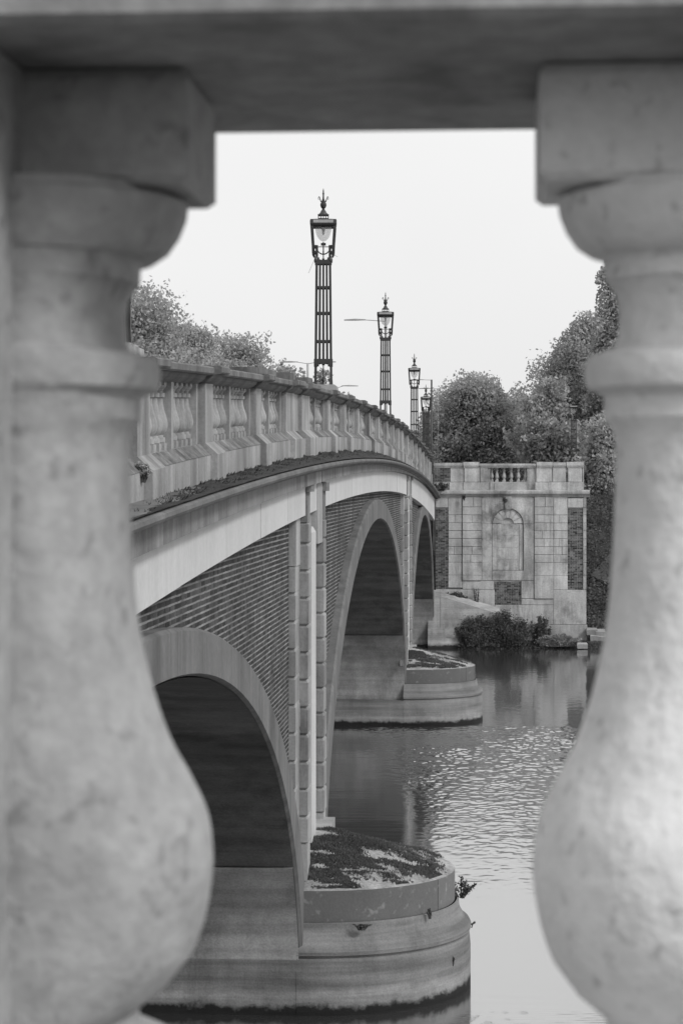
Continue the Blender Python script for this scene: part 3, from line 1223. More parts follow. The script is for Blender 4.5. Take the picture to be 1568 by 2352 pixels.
# ------------------------------------------------------------------ far abutment bastion
YA = 105.0
def AX(x): return .006384 * x - 4.015
def AZ(y): return 11.396 - .006384 * y


AB = thing('abutment', 'pale stone abutment with arched blind niche and brick panels on far bank', 'bridge abutment', (AX(760), YA, 0))


def ab(x0, x1, y0, y1, d0, d1, m=None):              # box on the front from picture measures; d: metres in front of the wall face
    m = m or MB()
    m.box(AX(x0), AX(x1), YA - d1, YA - d0, AZ(y1), AZ(y0))
    return m


m = MB()
m.box(AX(193), AX(1322), YA + .14, YA + 7.5, -1, AZ(660))
part('core', m, 'abut_dark', AB)


def piece(name, x0, x1, y0, y1, dp, mat='abut', e=1.6, parent=AB):
    m = MB()
    e *= .7
    X0, X1, Z0, Z1 = AX(x0 + e), AX(x1 - e), AZ(y1 - e), AZ(y0 + e)
    c_ = .012
    yb = YA + .15
    yf = YA - dp
    m.loft([[(X0, yb, Z0), (X1, yb, Z0), (X1, yb, Z1), (X0, yb, Z1)],
            [(X0, yf + c_, Z0), (X1, yf + c_, Z0), (X1, yf + c_, Z1), (X0, yf + c_, Z1)],
            [(X0 + c_, yf, Z0 + c_), (X1 - c_, yf, Z0 + c_), (X1 - c_, yf, Z1 - c_), (X0 + c_, yf, Z1 - c_)]])
    return part(name, m, mat, parent)


courses = [795, 855, 914, 974, 1034, 1094, 1153]
cols = [(290, 396, .0), (397, 541, .06), (936, 1080, .06), (1081, 1186, .0)]
for x0, x1, dp in cols:
    piece('stone_block', x0, x1, 735 if x0 in (397, 936) else 660, 795, dp, 'abut_dark' if x0 in (397, 936) else 'abut')
    if x0 in (397, 936):
        piece('stone_block', x0, (x0 + x1) // 2 + 10, 660, 735, dp, 'abut_dark')
        piece('stone_block', (x0 + x1) // 2 + 10, x1, 660, 735, dp, 'abut_dark')
    for y0, y1 in zip(courses[:-1], courses[1:]):
        if rnd.random() < .3:
            xm = x0 + (x1 - x0) * rnd.choice((.42, .5, .6))
            piece('stone_block', x0, xm, y0, y1, dp + rnd.uniform(-.006, .006), e=1.2)
            piece('stone_block', xm, x1, y0, y1, dp + rnd.uniform(-.006, .006), e=1.2)
        else:
            piece('stone_block', x0, x1, y0, y1, dp + rnd.uniform(-.006, .006), e=1.8)
    yb = {290: 1345, 397: 1290, 936: 1425, 1081: 1357}[x0]
    piece('stone_block', x0, x1, 1153, 1250, dp, e=1.0)
    piece('stone_block', x0, x1, 1250, yb, dp, e=.6)
# outer strip right of the brick panel, lintels over panels
for y0, y1 in zip([740] + courses, courses + [1250]):
    piece('stone_block', 1300, 1326, y0, y1, .0, e=1.5)
piece('stone_block', 1300, 1326, 1250, 1357, .0)
piece('lintel', 195, 290, 660, 740, .0)
piece('lintel', 1186, 1304, 668, 741, .02)
piece('lintel', 1304, 1326, 660, 740, .0)
piece('base_wall', 195, 640, 1357, 1620, -.0, 'abut')
piece('base_wall', 640, 1080, 1472, 1620, -.0, 'abut')
piece('base_wall', 838, 1080, 1425, 1472, -.0, 'abut')
piece('base_wall', 1080, 1326, 1357, 1620, -.0, 'abut')
piece('base_wall', 397, 635, 1290, 1357, .0, 'abut')
piece('plinth', 190, 1333, 1620, 1790, .06, 'abut_dark')
# centre bay round the niche
piece('jamb', 542, 620, 860, 1290, .015)
piece('jamb', 856, 935, 860, 1290, .015)
piece('jamb', 838, 935, 1290, 1425, .015)
piece('apron', 620, 856, 1213, 1290, .015)
cx, rx = 737.5, 118
m = MB()
ctop = 660
pts = frange(0, PI, 32)
ring_ = []
for t in pts:
    x, y = cx - rx * math.cos(t), 860 - 115 * math.sin(t)
    # outer rectangle point in the same direction
    if t < PI / 2:
        ox_ = 542 + 0
    k = min((cx - 543.6) / max(1e-6, abs(math.cos(t))) / 1.0, (860 - ctop) / max(1e-6, math.sin(t)))
    oxp, oyp = cx - k * math.cos(t), 860 - k * math.sin(t)
    ring_.append([(AX(x), YA - .015, AZ(y)), (AX(oxp), YA - .015, AZ(oyp)), (AX(oxp), YA + .14, AZ(oyp)), (AX(x), YA + .14, AZ(y))])
m.loft(ring_)
part('arch_surround', m, 'abut', AB, smooth=20)
m = MB()
for t0, t1 in zip(pts[:-1], pts[1:]):                # thin raised bead round the arch
    q = []
    for t, r0 in ((t0, 0), (t1, 0)):
        q.append((cx - (rx) * math.cos(t), 860 - 115 * math.sin(t), cx - (rx + 6) * math.cos(t), 860 - 121 * math.sin(t)))
    (xa, ya, xc, yc), (xb, yb, xd, yd) = q
    m.hexa([(AX(xa), YA - .02, AZ(ya)), (AX(xb), YA - .02, AZ(yb)), (AX(xd), YA - .02, AZ(yd)), (AX(xc), YA - .02, AZ(yc)),
            (AX(xa), YA - .032, AZ(ya)), (AX(xb), YA - .032, AZ(yb)), (AX(xd), YA - .032, AZ(yd)), (AX(xc), YA - .032, AZ(yc))])
part('arch_bead', m, 'abut', AB)
# fan of stones in the head of the niche
for i in range(7):
    t0, t1 = PI * i / 7 + .02, PI * (i + 1) / 7 - .02
    m = MB()
    rr = [(46, .0), (112, .0)]
    q = [(cx - 46 * math.cos(t0), 860 - 44 * math.sin(t0)), (cx - 46 * math.cos(t1), 860 - 44 * math.sin(t1)),
         (cx - 113 * math.cos(t1), 860 - 110 * math.sin(t1)), (cx - 113 * math.cos(t0), 860 - 110 * math.sin(t0))]
    dd = .02 * rnd.random()
    m.hexa([(AX(x), YA + .15, AZ(y)) for x, y in q] + [(AX(x), YA + .05 - dd, AZ(y)) for x, y in q])
    part('fan_stone', m, 'abut_dark', AB)
m = MB()
m.lathe([(.27, -.05), (.27, .0)], n=2)
piece('niche_strip', 620, 655, 862, 1212, -.035, 'abut')
piece('niche_strip', 822, 856, 862, 1212, -.05, 'abut_dark')  # shade from the right jamb put into the colour by the darker stone
for y0, y1 in ((862, 950), (950, 1040), (1040, 1130), (1130, 1212)):
    piece('niche_panel', 655, 822, y0, y1, -.06, 'abut', e=.3)
m = MB()
q = [(720, 752), (758, 752), (770, 655), (708, 655)]
m.hexa([(AX(x), YA + .1, AZ(y)) for x, y in q] + [(AX(x), YA - .08, AZ(y)) for x, y in q])
part('keystone', m, 'abut', AB)


def brick_panel(x0, x1, y0, y1):
    m = MB()
    m.box(AX(x0), AX(x1), YA + .06, YA + .145, AZ(y1), AZ(y0))
    p_ = part('brick_panel', m, 'mortar_dark', AB)
    m = MB()
    X0, X1 = AX(x0) + .004, AX(x1) - .004
    z = AZ(y1) + .005
    r = 0
    while z + .066 < AZ(y0):
        x = X0 - (.11 if r % 2 else 0)
        i = 0
        while x < X1:
            L = .215 if (i + r) % 2 else .10
            xa, xb = max(x, X0), min(x + L, X1)
            if xb - xa > .02:
                dy = rnd.uniform(-.004, .004)
                m.box(xa, xb, YA + .047 + dy, YA + .07, z, z + .064)
            x += L + .016
            i += 1
        z += .064 + .014
        r += 1
    part('brickwork', m, 'brick_far', p_, kind='stuff')


brick_panel(195, 290, 740, 1357)
brick_panel(1186, 1300, 741, 1357)
brick_panel(636, 838, 1290, 1472)
brick_panel(190, 305, 432, 540)
brick_panel(1176, 1186, 460, 540)
# cornice
m = MB()
prof = [(.0, 662), (.05, 655), (.07, 648), (.16, 640), (.19, 634), (.19, 618), (.17, 612), (.0, 606), (-.5, 606), (-.5, 662)]
m.loft([[(AX(x), YA - dp, AZ(y)) for dp, y in prof] for x in (205, 630)])
part('cornice', m, 'abut_dark', AB)
m = MB()
m.loft([[(AX(x), YA - dp, AZ(y)) for dp, y in prof] for x in (631, 848)])
part('cornice', m, 'abut', AB)
for x0, x1 in ((849, 1103), (1104, 1352)):
    m = MB()
    m.loft([[(AX(x), YA - dp, AZ(y)) for dp, y in prof] for x in (x0, x1)])
    part('cornice', m, 'abut_dark', AB)
# parapet of the bastion
m = MB()
m.box(AX(183), AX(606), YA + .10, YA + .45, AZ(608), AZ(436))
m.box(AX(884), AX(1300), YA + .10, YA + .45, AZ(608), AZ(436))
m.box(AX(606), AX(884), YA + .06, YA + .45, AZ(608), AZ(546))
m.box(AX(1296), AX(1308), YA + .1, YA + 7.5, AZ(608), AZ(436))
part('parapet_wall', m, 'abut', AB)
for x0, x1, dp in ((410, 524, .02), (530, 586, -.02), (950, 1066, .02), (1074, 1172, .0), (1188, 1290, .03), (305, 405, -.02)):
    piece('pedestal', x0, x1, 436, 548, dp - .04, 'abut' if x0 not in (1188, 1074) else 'abut_dark')
    piece('pedestal_plinth', x0 - 8, x1 + 10, 548, 609, dp + .02)
m = MB()
m.box(AX(640), AX(885), YA + .01, YA + .3, AZ(606), AZ(552))
part('apron', m, 'abut_dark', AB)
for x0, x1, dp, yt in ((180, 400, .02, 402), (402, 525, .06, 396), (526, 952, .01, 408), (953, 1075, .06, 396), (1076, 1176, .03, 400), (1177, 1310, .06, 396)):
    m = MB()
    m.box(AX(x0 + 1), AX(x1 - 1), YA - dp, YA + .5, AZ(424), AZ(yt))
    m.box(AX(x0 + 3), AX(x1 - 3), YA - dp + .04, YA + .46, AZ(437), AZ(424))
    part('coping', m, 'abut', AB)
m = MB()
bz = AZ(437) - AZ(547)
m.lathe(baluster_prof(bz, .092), n=14)
m.box(-.08, .08, -.08, .08, 0, .126 * bz)
m.box(-.08, .08, -.08, .08, .938 * bz, bz)
AB_BAL = mesh('baluster', m, 'abut', smooth=30)
for x in (618, 656, 710, 764, 818, 872):
    inst('baluster', AB_BAL, AB, (AX(x), YA + .27, AZ(547)))
m = MB()
m.box(AX(195), AX(1320), YA + .4, YA + 7.4, AZ(662), AZ(610))
part('floor', m, 'paving', AB)

# sloping stone apron where the last arch meets the bank
m = MB()
for x0, x1, z0, z1 in ((-3.1, -2.52, 2.72, 2.70), (-2.51, .3, 2.68, 1.86)):
    m.hexa([(x0, 103.8, -.6), (x1, 103.8, -.6), (x1, 104.85, -.6), (x0, 104.85, -.6), (x0, 103.9, z0 - .22), (x1, 103.9, z1 - .25), (x1, 104.85, z1), (x0, 104.85, z0)])
m2 = MB()
m2.box(-3.1, .2, 103.62, 104.8, -.8, .92)
m2.box(-3.1, .3, 103.50, 104.8, -.8, .48)
ap = thing('sloping_apron', 'sloping stone apron at the foot of the far abutment beside the last arch', 'stone apron', (-1, 103.5, 0))
part('sloped_top', m, 'springer', ap)
part('footing', m2, 'springer', ap)

# ------------------------------------------------------------------ foliage
def leaves(rs, pts, sizes, m):
    """m: MB; scatter two-triangle leaves with random tilt"""
    n_ = len(pts)
    a = rs.normal(size=(n_, 3))
    a /= np.linalg.norm(a, axis=1)[:, None]
    b_ = rs.normal(size=(n_, 3))
    b_ -= (b_ * a).sum(1)[:, None] * a
    b_ /= np.linalg.norm(b_, axis=1)[:, None]
    sz = np.asarray(sizes)[:, None]
    V = np.stack([pts - a * sz, pts + b_ * sz * .55, pts + a * sz, pts - b_ * sz * .55], 1).reshape(-1, 3)
    return V


def leaf_mesh(name, V, mat, off):
    me = bpy.data.meshes.new(name)
    V = V - np.array(off)
    nv = len(V)
    nf = nv // 4
    me.vertices.add(nv)
    me.vertices.foreach_set('co', V.astype(np.float32).ravel())
    me.loops.add(nv)
    me.loops.foreach_set('vertex_index', np.arange(nv, dtype=np.int32))
    me.polygons.add(nf)
    me.polygons.foreach_set('loop_start', np.arange(0, nv, 4, dtype=np.int32))
    me.polygons.foreach_set('loop_total', np.full(nf, 4, dtype=np.int32))
    me.materials.append(M[mat])
    me.update(calc_edges=True)
    return me


def tree(label, base, top, rad, mat, n_, leaf, seed, low=.12, name='broadleaf_tree', shape=1.0, group='trees on the far bank', droop=0.0, clump=.62, cat='tree', squash=1.0):
    rs = np.random.RandomState(seed)
    rr = random.Random(seed)
    T = thing(name, label, cat, base, group)
    bx, by, bz = base
    Hh = top - bz
    m = MB()
    trunk_top = bz + Hh * .55
    tr = max(.08, Hh * .022)
    m.tube([(bx, by, bz - .3), (bx + .1, by, bz + Hh * .25), (bx - .05, by + .1, trunk_top), (bx, by, bz + Hh * .9)], [tr, tr * .8, tr * .5, tr * .12], 7)
    part('trunk', m, 'bark', T, smooth=True)
    # limbs reach out to clumps spread through the crown
    cz = bz + Hh * (low + (1 - low) * .45)
    hz = Hh * (1 - low) * .56
    tips = []
    lim = MB()
    nl = 46
    for i in range(nl):
        for _ in range(20):
            p = np.array([rr.uniform(-1, 1), rr.uniform(-1, 1), rr.uniform(-1, 1)])
            l = np.linalg.norm(p)
            if .45 < l < 1.0:
                break
        k = (1 - .35 * max(0, p[2]) ** 1.0 * shape)
        q = np.array([bx + p[0] * rad * k * .86, by + p[1] * rad * k * .86 * squash, cz + p[2] * hz * .92])
        tips.append((q, rr.uniform(.6, 1.25)))
        s0 = bz + Hh * rr.uniform(.22, .6)
        if q[2] > s0 - 1:
            mid = (np.array([bx, by, s0]) * .45 + q * .55) + np.array([0, 0, .25 * rr.random() * rad * .3])
            lim.tube([(bx, by, s0), tuple(mid), tuple(q)], [tr * .35, tr * .2, tr * .05], 5)
    part('limb', lim, 'bark', T, smooth=True, kind='stuff')
    P_, Z_ = [], []
    per = n_ // nl
    for q, s_ in tips:
        cr = rad * clump * s_ * .70
        k = int(per * s_)
        d_ = rs.normal(size=(k, 3))
        d_ /= np.linalg.norm(d_, axis=1)[:, None]
        r_ = rs.uniform(.25, 1.0, size=(k, 1)) ** .6
        p = q + d_ * r_ * cr * np.array([1, 1, .72])
        # twigs: leaves gather along short sprays
        sub = rs.randint(0, max(2, k // 14), size=k)
        cen = q + np.clip(rs.normal(size=(max(2, k // 14), 3)), -1.5, 1.5) * cr * .52 * np.array([1, 1, .8])
        p2 = cen[sub] + np.clip(rs.normal(size=(k, 3)), -1.6, 1.6) * cr * .13
        use = rs.rand(k) < .72
        p[use] = p2[use]
        if droop:
            p[:, 2] -= droop * rs.rand(k) * np.linalg.norm(p[:, :2] - np.array([bx, by]), axis=1) / rad
        P_.append(p)
        Z_.append(rs.uniform(.6, 1.25, size=k) * leaf)
    kk = n_ // 2                                    # leaves deep in the crown
    d_ = rs.normal(size=(kk, 3))
    d_ /= np.linalg.norm(d_, axis=1)[:, None]
    d_ *= rs.rand(kk, 1) ** .45
    hgt = d_[:, 2:3]
    P_.append(np.array([bx, by, cz]) + d_ * np.array([rad * .86, rad * .86 * squash, hz * .86]) * np.concatenate([1 - .35 * np.maximum(0, hgt) * shape] * 2 + [np.ones_like(hgt)], 1))
    Z_.append(rs.uniform(.7, 1.2, size=kk) * leaf * 1.1)
    V = leaves(rs, np.concatenate(P_), np.concatenate(Z_), None)
    V[:, 2] = np.maximum(V[:, 2], bz - .4)
    part('crown', leaf_mesh('crown', V, mat, base), None, T)
    return T


def tp(label, px, ptop, D, wpx, zb, mat, n_, leaf, seed, **k):
    x, top = pix(px, ptop, D)
    return tree(label, (x, D, zb), top, wpx * D / FPX, mat, n_, leaf, seed, **k)


tp('large pale leaved tree at far left, behind the foreground baluster', 262, 672, 124, 250, 7.4, 'leaf_pale', 110000, .125, 11, shape=.9)
tp('rounded pale tree sloping down to the parapet, second from the left', 550, 778, 150, 122, 7.4, 'leaf_pale', 75000, .125, 12)
tp('low pale tree between the left trees over the coping', 430, 755, 138, 130, 7.4, 'leaf_pale', 60000, .125, 13)
tp('small tree low behind the parapet, left of the tallest lamp', 655, 826, 172, 75, 7.4, 'leaf_mid', 9000, .17, 14)
tp('tiny distant tree seen through the feet of the tallest lamp', 742, 846, 195, 50, 7.4, 'leaf_mid', 5000, .18, 15)
tp('small bushy tree farthest away, at the end of the parapet', 800, 900, 210, 60, 7.4, 'leaf_mid', 4000, .2, 16)
tp('broad round dark tree behind the far abutment', 1088, 850, 142, 112, 7.2, 'leaf_dark', 48000, .11, 21, low=.02, shape=.7)
tp('low dark tree filling in under the round tree, right side', 1180, 905, 150, 80, 7.2, 'leaf_dark', 15000, .14, 22, low=.0)
tp('thin paler tree between the two big right hand trees', 1192, 880, 170, 55, 7.2, 'leaf_pale', 4000, .14, 23)
tp('tall spreading tree at right with drooping sprays', 1335, 705, 138, 118, 7.2, 'leaf_mid', 48000, .115, 24, low=.10, shape=.8, droop=.8)
tp('tallest narrow tree at right, partly behind the foreground baluster', 1415, 535, 132, 74, 6.5, 'leaf_mid', 40000, .115, 25, low=.1, shape=.3, name='poplar_tree')
tp('dark bushy tree low between the abutment and the right hand trees', 1262, 880, 130, 82, 7.2, 'leaf_dark', 18000, .13, 26, low=.0)
tp('low leafy tree beside the right end of the abutment', 1385, 945, 121, 72, 5.5, 'leaf_mid', 14000, .12, 27, low=.05)
tp('tree filling the gap at far right behind the foreground baluster', 1500, 760, 145, 120, 7.2, 'leaf_mid', 16000, .16, 28, low=.05)
tp('leafy tree just left of the round tree behind the end of the parapet', 1000, 930, 165, 50, 7.2, 'leaf_dark', 9000, .15, 29, low=.0)
far = random.Random(5)
for i, (x, y, h, r) in enumerate(((26, 150, 13, 6), (40, 165, 15, 7), (-45, 150, 14, 7), (-62, 170, 15, 8))):
    tree(('tree far beyond the right edge of the river bank', 'second tree far beyond the right edge of the river bank, taller',
          'tree far left beyond the bridge on the bank', 'tallest tree far left beyond the bridge on the bank')[i], (x, y, 7.2), 7.2 + h, r, 'leaf_mid', 7000, .3, 60 + i, low=.02)

# distant wood closing the horizon
rs = np.random.RandomState(4)
n_ = 30000
xw = rs.uniform(-220, 220, n_)
hw_ = 4.0 + 2.0 * np.sin(xw * .11) + 1.5 * np.sin(xw * .37 + 1)
zw = 7 + rs.rand(n_) ** .8 * hw_
yw = 232 + rs.rand(n_) * 14
V = leaves(rs, np.stack([xw, yw, zw], 1), rs.uniform(.4, .8, n_), None)
o = bpy.data.objects.new('distant_wood', leaf_mesh('distant_wood', V, 'leaf_mid', (0, 0, 0)))
C.objects.link(o)
props(o, None, None, None, 'stuff')


def bush(label, x, y, z, rx, rz, mat, n_, leaf, seed, stems=10, ry=None, group='shrubs at the foot of the abutment', name='shrub', cat='shrub', spread=1.0):
    rs = np.random.RandomState(seed)
    rr = random.Random(seed)
    T = thing(name, label, cat, (x, y, z), group)
    m = MB()
    P_ = []
    ry = ry or rx
    for i in range(stems):
        t = rr.uniform(0, 2 * PI)
        q = math.sqrt(rr.random())
        e = (x + rx * q * math.cos(t) * spread, y + ry * q * math.sin(t), z + rz * rr.uniform(.45, 1.0) * (1.05 - .45 * q * q))
        m.tube([(x + rx * .3 * q * math.cos(t), y + ry * .3 * q * math.sin(t), z - .05), ((x + e[0]) / 2 + rx * .2 * math.cos(t), (y + e[1]) / 2, (z + e[2]) / 2), e], [.012 + rx * .008, .01, .004], 5)
        k = n_ // stems
        tt = rs.rand(k, 1) ** .6
        base_ = np.array([x + rx * .3 * q * math.cos(t), y + ry * .3 * q * math.sin(t), z])
        p = base_ + (np.array(e) - base_) * tt + rs.normal(size=(k, 3)) * np.array([rx, ry, rz * .7]) * .17 * (1.1 - .7 * tt)
        P_.append(p)
    part('stem', m, 'bark', T, kind='stuff')
    p = np.concatenate(P_)
    p[:, 2] = np.maximum(p[:, 2], z)
    V = leaves(rs, p, rs.uniform(.6, 1.3, len(p)) * leaf, None)
    part('foliage', leaf_mesh('foliage', V, mat, (x, y, z)), None, T)
    return T


bush('widest dark shrub at the foot of the far abutment', AX(650), 103.75, .02, 1.8, 1.8, 'leaf_ivy', 26000, .05, 31, stems=110, ry=.5)
bush('small dark shrub right of the wide one, against the abutment base', AX(975), 104.1, .12, .5, 1.5, 'leaf_ivy', 5200, .05, 32, stems=26, ry=.35)
bush('low creeping shrub along the waterline under the abutment', AX(1120), 103.9, .12, 1.2, .55, 'leaf_dark', 9000, .05, 33, stems=30, ry=.35)
bush('low dark plant trailing at the left edge of the wide shrub', AX(470), 103.35, .0, .95, 1.35, 'leaf_ivy', 9000, .05, 34, stems=36, ry=.3)
bush('creeper sprouting above the sloping apron', AX(330), 104.7, 2.2, .75, .45, 'leaf_ivy', 1500, .045, 35, stems=22, ry=.15)
bush('thin upright weed growing on the abutment over the apron', AX(500), 104.75, 1.95, .16, 1.2, 'leaf_ivy', 220, .04, 36, stems=5, ry=.1)
bush('tuft of ivy at the corner of the parapet and abutment', AX(245), 104.75, AZ(605), .36, .42, 'leaf_ivy', 1200, .045, 37, stems=14, ry=.3)
bush('small tuft hanging under the abutment cornice by the keystone', AX(718), 104.72, AZ(700), .11, .3, 'leaf_ivy', 260, .035, 38, stems=6, ry=.06)
bush('little weed under the abutment cornice, left of the niche', AX(412), 104.75, AZ(678), .12, .26, 'leaf_ivy', 220, .035, 39, stems=6, ry=.06)
bush('tuft of grass on the parapet plinth beside the left baluster', -3.0, 18.45, Z_PL(18.4) + .26, .10, .12, 'leaf_mid', 1100, .014, 40, stems=26, ry=.14)
bush('fern growing from the nose of the near cutwater', -.52, 34.5, 1.36, .24, .30, 'leaf_ivy', 420, .026, 41, stems=9, ry=.2, spread=1.5, group='plants on the near cutwater')
bush('small hanging weed on the side of the near cutwater', -.98, 33.1, 1.0, .07, .16, 'leaf_ivy', 120, .022, 42, stems=6, ry=.07, group='plants on the near cutwater')
bush('tiny sprig on the right edge of the near cutwater, below the fern', -.36, 34.3, .93, .08, .10, 'leaf_ivy', 50, .022, 43, stems=4, ry=.05, group='plants on the near cutwater')

bush('dark weed in the joint of the dark stones on the near cutwater', -.95, 32.95, 1.33, .05, .12, 'leaf_ivy', 120, .018, 44, stems=6, ry=.05, group='plants on the near cutwater')
bush('small moss clump on the ledge of the near cutwater, left of centre', -1.95, 32.2, 1.30, .16, .05, 'leaf_ivy', 300, .014, 45, stems=14, ry=.05, group='plants on the near cutwater')
bush('tiny weed low on the side of the near cutwater', -.62, 33.3, .55, .05, .09, 'leaf_ivy', 70, .016, 46, stems=5, ry=.05, group='plants on the near cutwater')

# bank stones at the right foot of the abutment
for i, (cx_, cy_, sx, sy, col) in enumerate(((1365, 1655, 42, 14, 0), (1385, 1700, 34, 20, 0), (1430, 1668, 36, 18, 0), (1285, 1747, 40, 9, 0), (1440, 1705, 30, 18, 0))):
    m = MB()
    x, z = AX(cx_), AZ(cy_)
    wv, hv = sx * .006384, sy * .006384
    yb = 104.6 if i != 3 else 103.3
    pts = []
    m.loft([[(x - wv * .9, yb, z - hv - .15), (x + wv * .95, yb, z - hv - .15), (x + wv * .9, yb + .4, z - hv - .15), (x - wv, yb + .4, z - hv - .15)],
            [(x - wv, yb - .03, z), (x + wv, yb - .02, z), (x + wv, yb + .42, z), (x - wv, yb + .4, z)],
            [(x - wv * .85, yb + .03, z + hv), (x + wv * .9, yb + .04, z + hv * .9), (x + wv * .85, yb + .38, z + hv), (x - wv * .8, yb + .38, z + hv)]])
    one('bank_stone', m, 'stone_bank', ('flat pale stone topmost of the pile beside the abutment', 'squarish stone below the flat one beside the abutment',
        'rough stone at right of the pile beside the abutment', 'flat pale slab lying at the water edge under the abutment',
        'small stone at lower right of the pile, nearest the baluster')[i], 'stone', 'loose stones on the far bank', loc=(x, yb, z))

# ivy mat on the steep bank right of the abutment
rs = np.random.RandomState(9)
n_ = 26000
x = 4.6 + 12 * rs.rand(n_) ** 1.5
y = rs.uniform(104.6, 121, n_)
z = np.array([far_bank(a, b_) for a, b_ in zip(x, y)]) + rs.rand(n_) ** 2 * .35
V = leaves(rs, np.stack([x, y, z], 1), rs.uniform(.05, .12, n_), None)
o = bpy.data.objects.new('ivy_ground_cover', leaf_mesh('ivy_ground_cover', V, 'leaf_ivy', (0, 0, 0)))
C.objects.link(o)
props(o, None, None, None, 'stuff')
rs = np.random.RandomState(10)
n_ = 14000
x = rs.uniform(-2.5, 12, n_)
y = 103.1 + rs.rand(n_) * 1.8
z = np.array([far_bank(a, b_) for a, b_ in zip(x, y)])
k = z > -.02
V = leaves(rs, np.stack([x[k], y[k], z[k] + .05 * rs.rand(k.sum())], 1), rs.uniform(.03, .07, k.sum()), None)
o = bpy.data.objects.new('bank_weeds', leaf_mesh('bank_weeds', V, 'leaf_ivy', (0, 0, 0)))
C.objects.link(o)
props(o, None, None, None, 'stuff')

# ramp path and railing up the bank at right
m = MB()
m.loft([[(5.0 + .55 * i, 113 + .8 * i, far_bank(5.0 + .55 * i, 113 + .8 * i) + .25), (6.4 + .55 * i, 112.0 + .8 * i, far_bank(6.4 + .55 * i, 112 + .8 * i) + .28),
         (6.4 + .55 * i, 112.0 + .8 * i, far_bank(6.4 + .55 * i, 112 + .8 * i) - .4), (5.0 + .55 * i, 113 + .8 * i, far_bank(5 + .55 * i, 113 + .8 * i) - .4)] for i in range(9)])
one('bank_path', m, 'grass', None, None, kind='structure')
F = thing('metal_railing', 'dark metal railing along the bank path right of the abutment', 'railing', (6.2, 113, 6.5))
for i in range(16):
    t = i / 15
    x, y = 5.2 + 3.2 * t, 111 + 3 * t
    z = 7.1 - 1.0 * t
    m = MB()
    m.box(x - .02, x + .02, y - .02, y + .02, z - .2, z + 1.05)
    part('picket', m, 'iron', F)
for dz in (.2, .98):
    m = MB()
    m.tube([(5.1, 110.9, 7.13 + dz), (8.5, 114.1, 6.05 + dz)], .025, 6)
    part('rail', m, 'iron', F)

# ------------------------------------------------------------------ near bastion and the balustrade the picture is taken through
YB = 1.13
SP = .335
XL = -.2305
K = thing('stone_balustrade', 'weathered stone balustrade framing the view, out of focus in the foreground', 'balustrade', (XL + SP / 2, YB, EYE - .363))
zc = EYE
soff = zc + .207
prof = [(.075, -.36), (.06, -.315), (.066, -.308), (.066, -.296), (.048, -.290), (.046, -.276), (.062, -.2626), (.0734, -.247), (.080, -.2287), (.0836, -.208),
        (.084, -.1925), (.0814, -.1745), (.0734, -.156), (.062, -.134), (.052, -.102), (.0455, -.066), (.0425, -.0208), (.0415, .010), (.0415, .022), (.0435, .028), (.0475, .033),
        (.0478, .044), (.050, .046), (.056, .0485), (.0575, .053), (.0575, .060), (.0555, .065), (.048, .0675), (.042, .069), (.0403, .075), (.0398, .088),
        (.0415, .097), (.0445, .1025), (.047, .104), (.0475, .114), (.049, .116), (.0545, .1165), (.0615, .121), (.067, .129), (.0705, .138), (.0715, .1455), (.066, .1465), (.064, .151)]

smooth_prof = []                                    # round the belly between the measured stations
for i_ in range(len(prof)):
    if 7 <= i_ <= 16:
        p0_, p1_, p2_, p3_ = prof[i_ - 1], prof[i_], prof[i_ + 1], prof[min(i_ + 2, len(prof) - 1)]
        for j_ in range(4):
            t = j_ / 4
            smooth_prof.append(tuple(.5 * (2 * b_ + (c_ - a_) * t + (2 * a_ - 5 * b_ + 4 * c_ - d_) * t * t + (3 * b_ - a_ - 3 * c_ + d_) * t ** 3)
                                     for a_, b_, c_, d_ in zip(p0_, p1_, p2_, p3_)))
    else:
        smooth_prof.append(prof[i_])
prof = smooth_prof


def abacus(m, cx, half):
    dp = .056
    def rg(i, z):
        return [(cx - half + i, YB - dp + i, z), (cx + half - i, YB - dp + i, z), (cx + half - i, YB + dp - i, z), (cx - half + i, YB + dp - i, z)]
    m.loft([rg(.004, zc + .1495), rg(0, zc + .153), rg(0, soff - .006), rg(.002, soff - .001)])


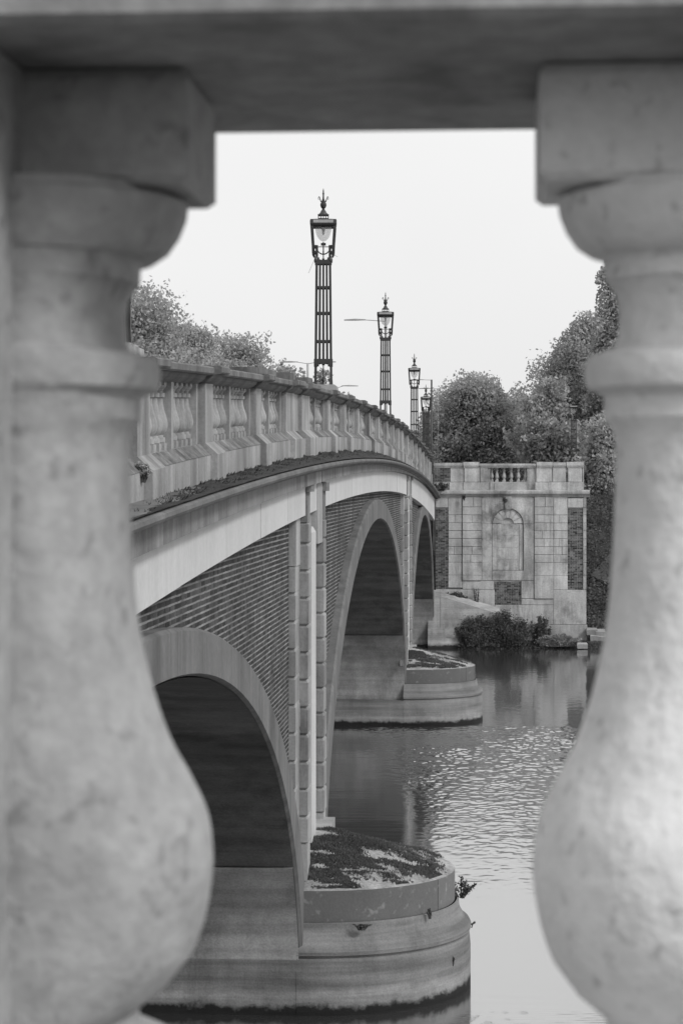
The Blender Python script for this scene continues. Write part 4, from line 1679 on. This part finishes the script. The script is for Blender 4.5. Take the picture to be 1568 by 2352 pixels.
def near_baluster(x, a0, a1, label, mt='near', half=.079):
    m = MB()
    m.lathe(prof, (x, YB, zc), 64, a0, a1)
    if half < .08:                                  # the half balusters are stretched into the end piers: oval in plan
        nv = 65
        for i_, (vx_, vy_, vz_) in enumerate(m.v):
            r_ = prof[i_ // nv][0]
            m.v[i_] = (vx_ - (.0030 if x < 0 else -.0030) * max(0, 1 - (r_ - .04) / .04), YB + (vy_ - YB) / r_ * (.076 + .22 * (r_ - .04)), vz_)
    bo = part('baluster', m, mt, K, smooth=35, label=label)
    m = MB()
    abacus(m, x, half)
    part('abacus', m, mt, bo)
    m = MB()
    m.box(x - .08, x + .08, YB - .08, YB + .08, zc - .375, zc - .315)
    part('plinth_block', m, mt, bo)


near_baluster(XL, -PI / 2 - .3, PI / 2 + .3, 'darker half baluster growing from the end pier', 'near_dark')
for i in (1, 2, 3):
    near_baluster(XL + SP * i, 0, 2 * PI, None, half=.0818)
near_baluster(XL + SP * 4, PI / 2 - .3, 3 * PI / 2 + .3, None, half=.079)
# end piers with the flat fillet the half balusters grow from
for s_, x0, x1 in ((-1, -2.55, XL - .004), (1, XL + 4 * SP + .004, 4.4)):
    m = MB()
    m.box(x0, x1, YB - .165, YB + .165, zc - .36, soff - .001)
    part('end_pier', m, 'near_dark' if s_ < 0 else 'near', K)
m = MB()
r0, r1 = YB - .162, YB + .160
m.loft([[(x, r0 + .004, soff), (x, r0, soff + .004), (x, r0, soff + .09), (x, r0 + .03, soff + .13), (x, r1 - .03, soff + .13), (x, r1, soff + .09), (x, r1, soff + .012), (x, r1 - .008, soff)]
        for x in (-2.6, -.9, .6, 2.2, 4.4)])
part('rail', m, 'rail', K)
m = MB()
m.box(-2.6, 4.4, YB - .19, YB + .19, zc - .62, zc - .372)
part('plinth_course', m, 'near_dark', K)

NB = thing('near_bastion', 'stone bastion platform on the near bank under the foreground balustrade', 'bridge abutment', (.9, -3, 0))
m = MB()
m.box(-2.8, 4.5, -7, YB + .22, -1.2, zc - .80)
part('body', m, 'abut_dark', NB)
m = MB()
m.box(-2.9, 4.65, -7, YB + .38, zc - .80, zc - .66)
part('cornice', m, 'abut_dark', NB)
for i in range(9):
    for j in range(10):
        m = MB()
        x0, y0 = -2.7 + i * .8, -7 + j * .79
        m.box(x0 + .004, x0 + .796, y0 + .004, min(y0 + .786, YB - .2), zc - .665, zc - .62 + rnd.uniform(0, .006))
        part('paving_slab', m, 'paving', NB)
m = MB()
m.box(4.15, 4.5, -6.9, YB - .20, zc - .62, soff + .13)
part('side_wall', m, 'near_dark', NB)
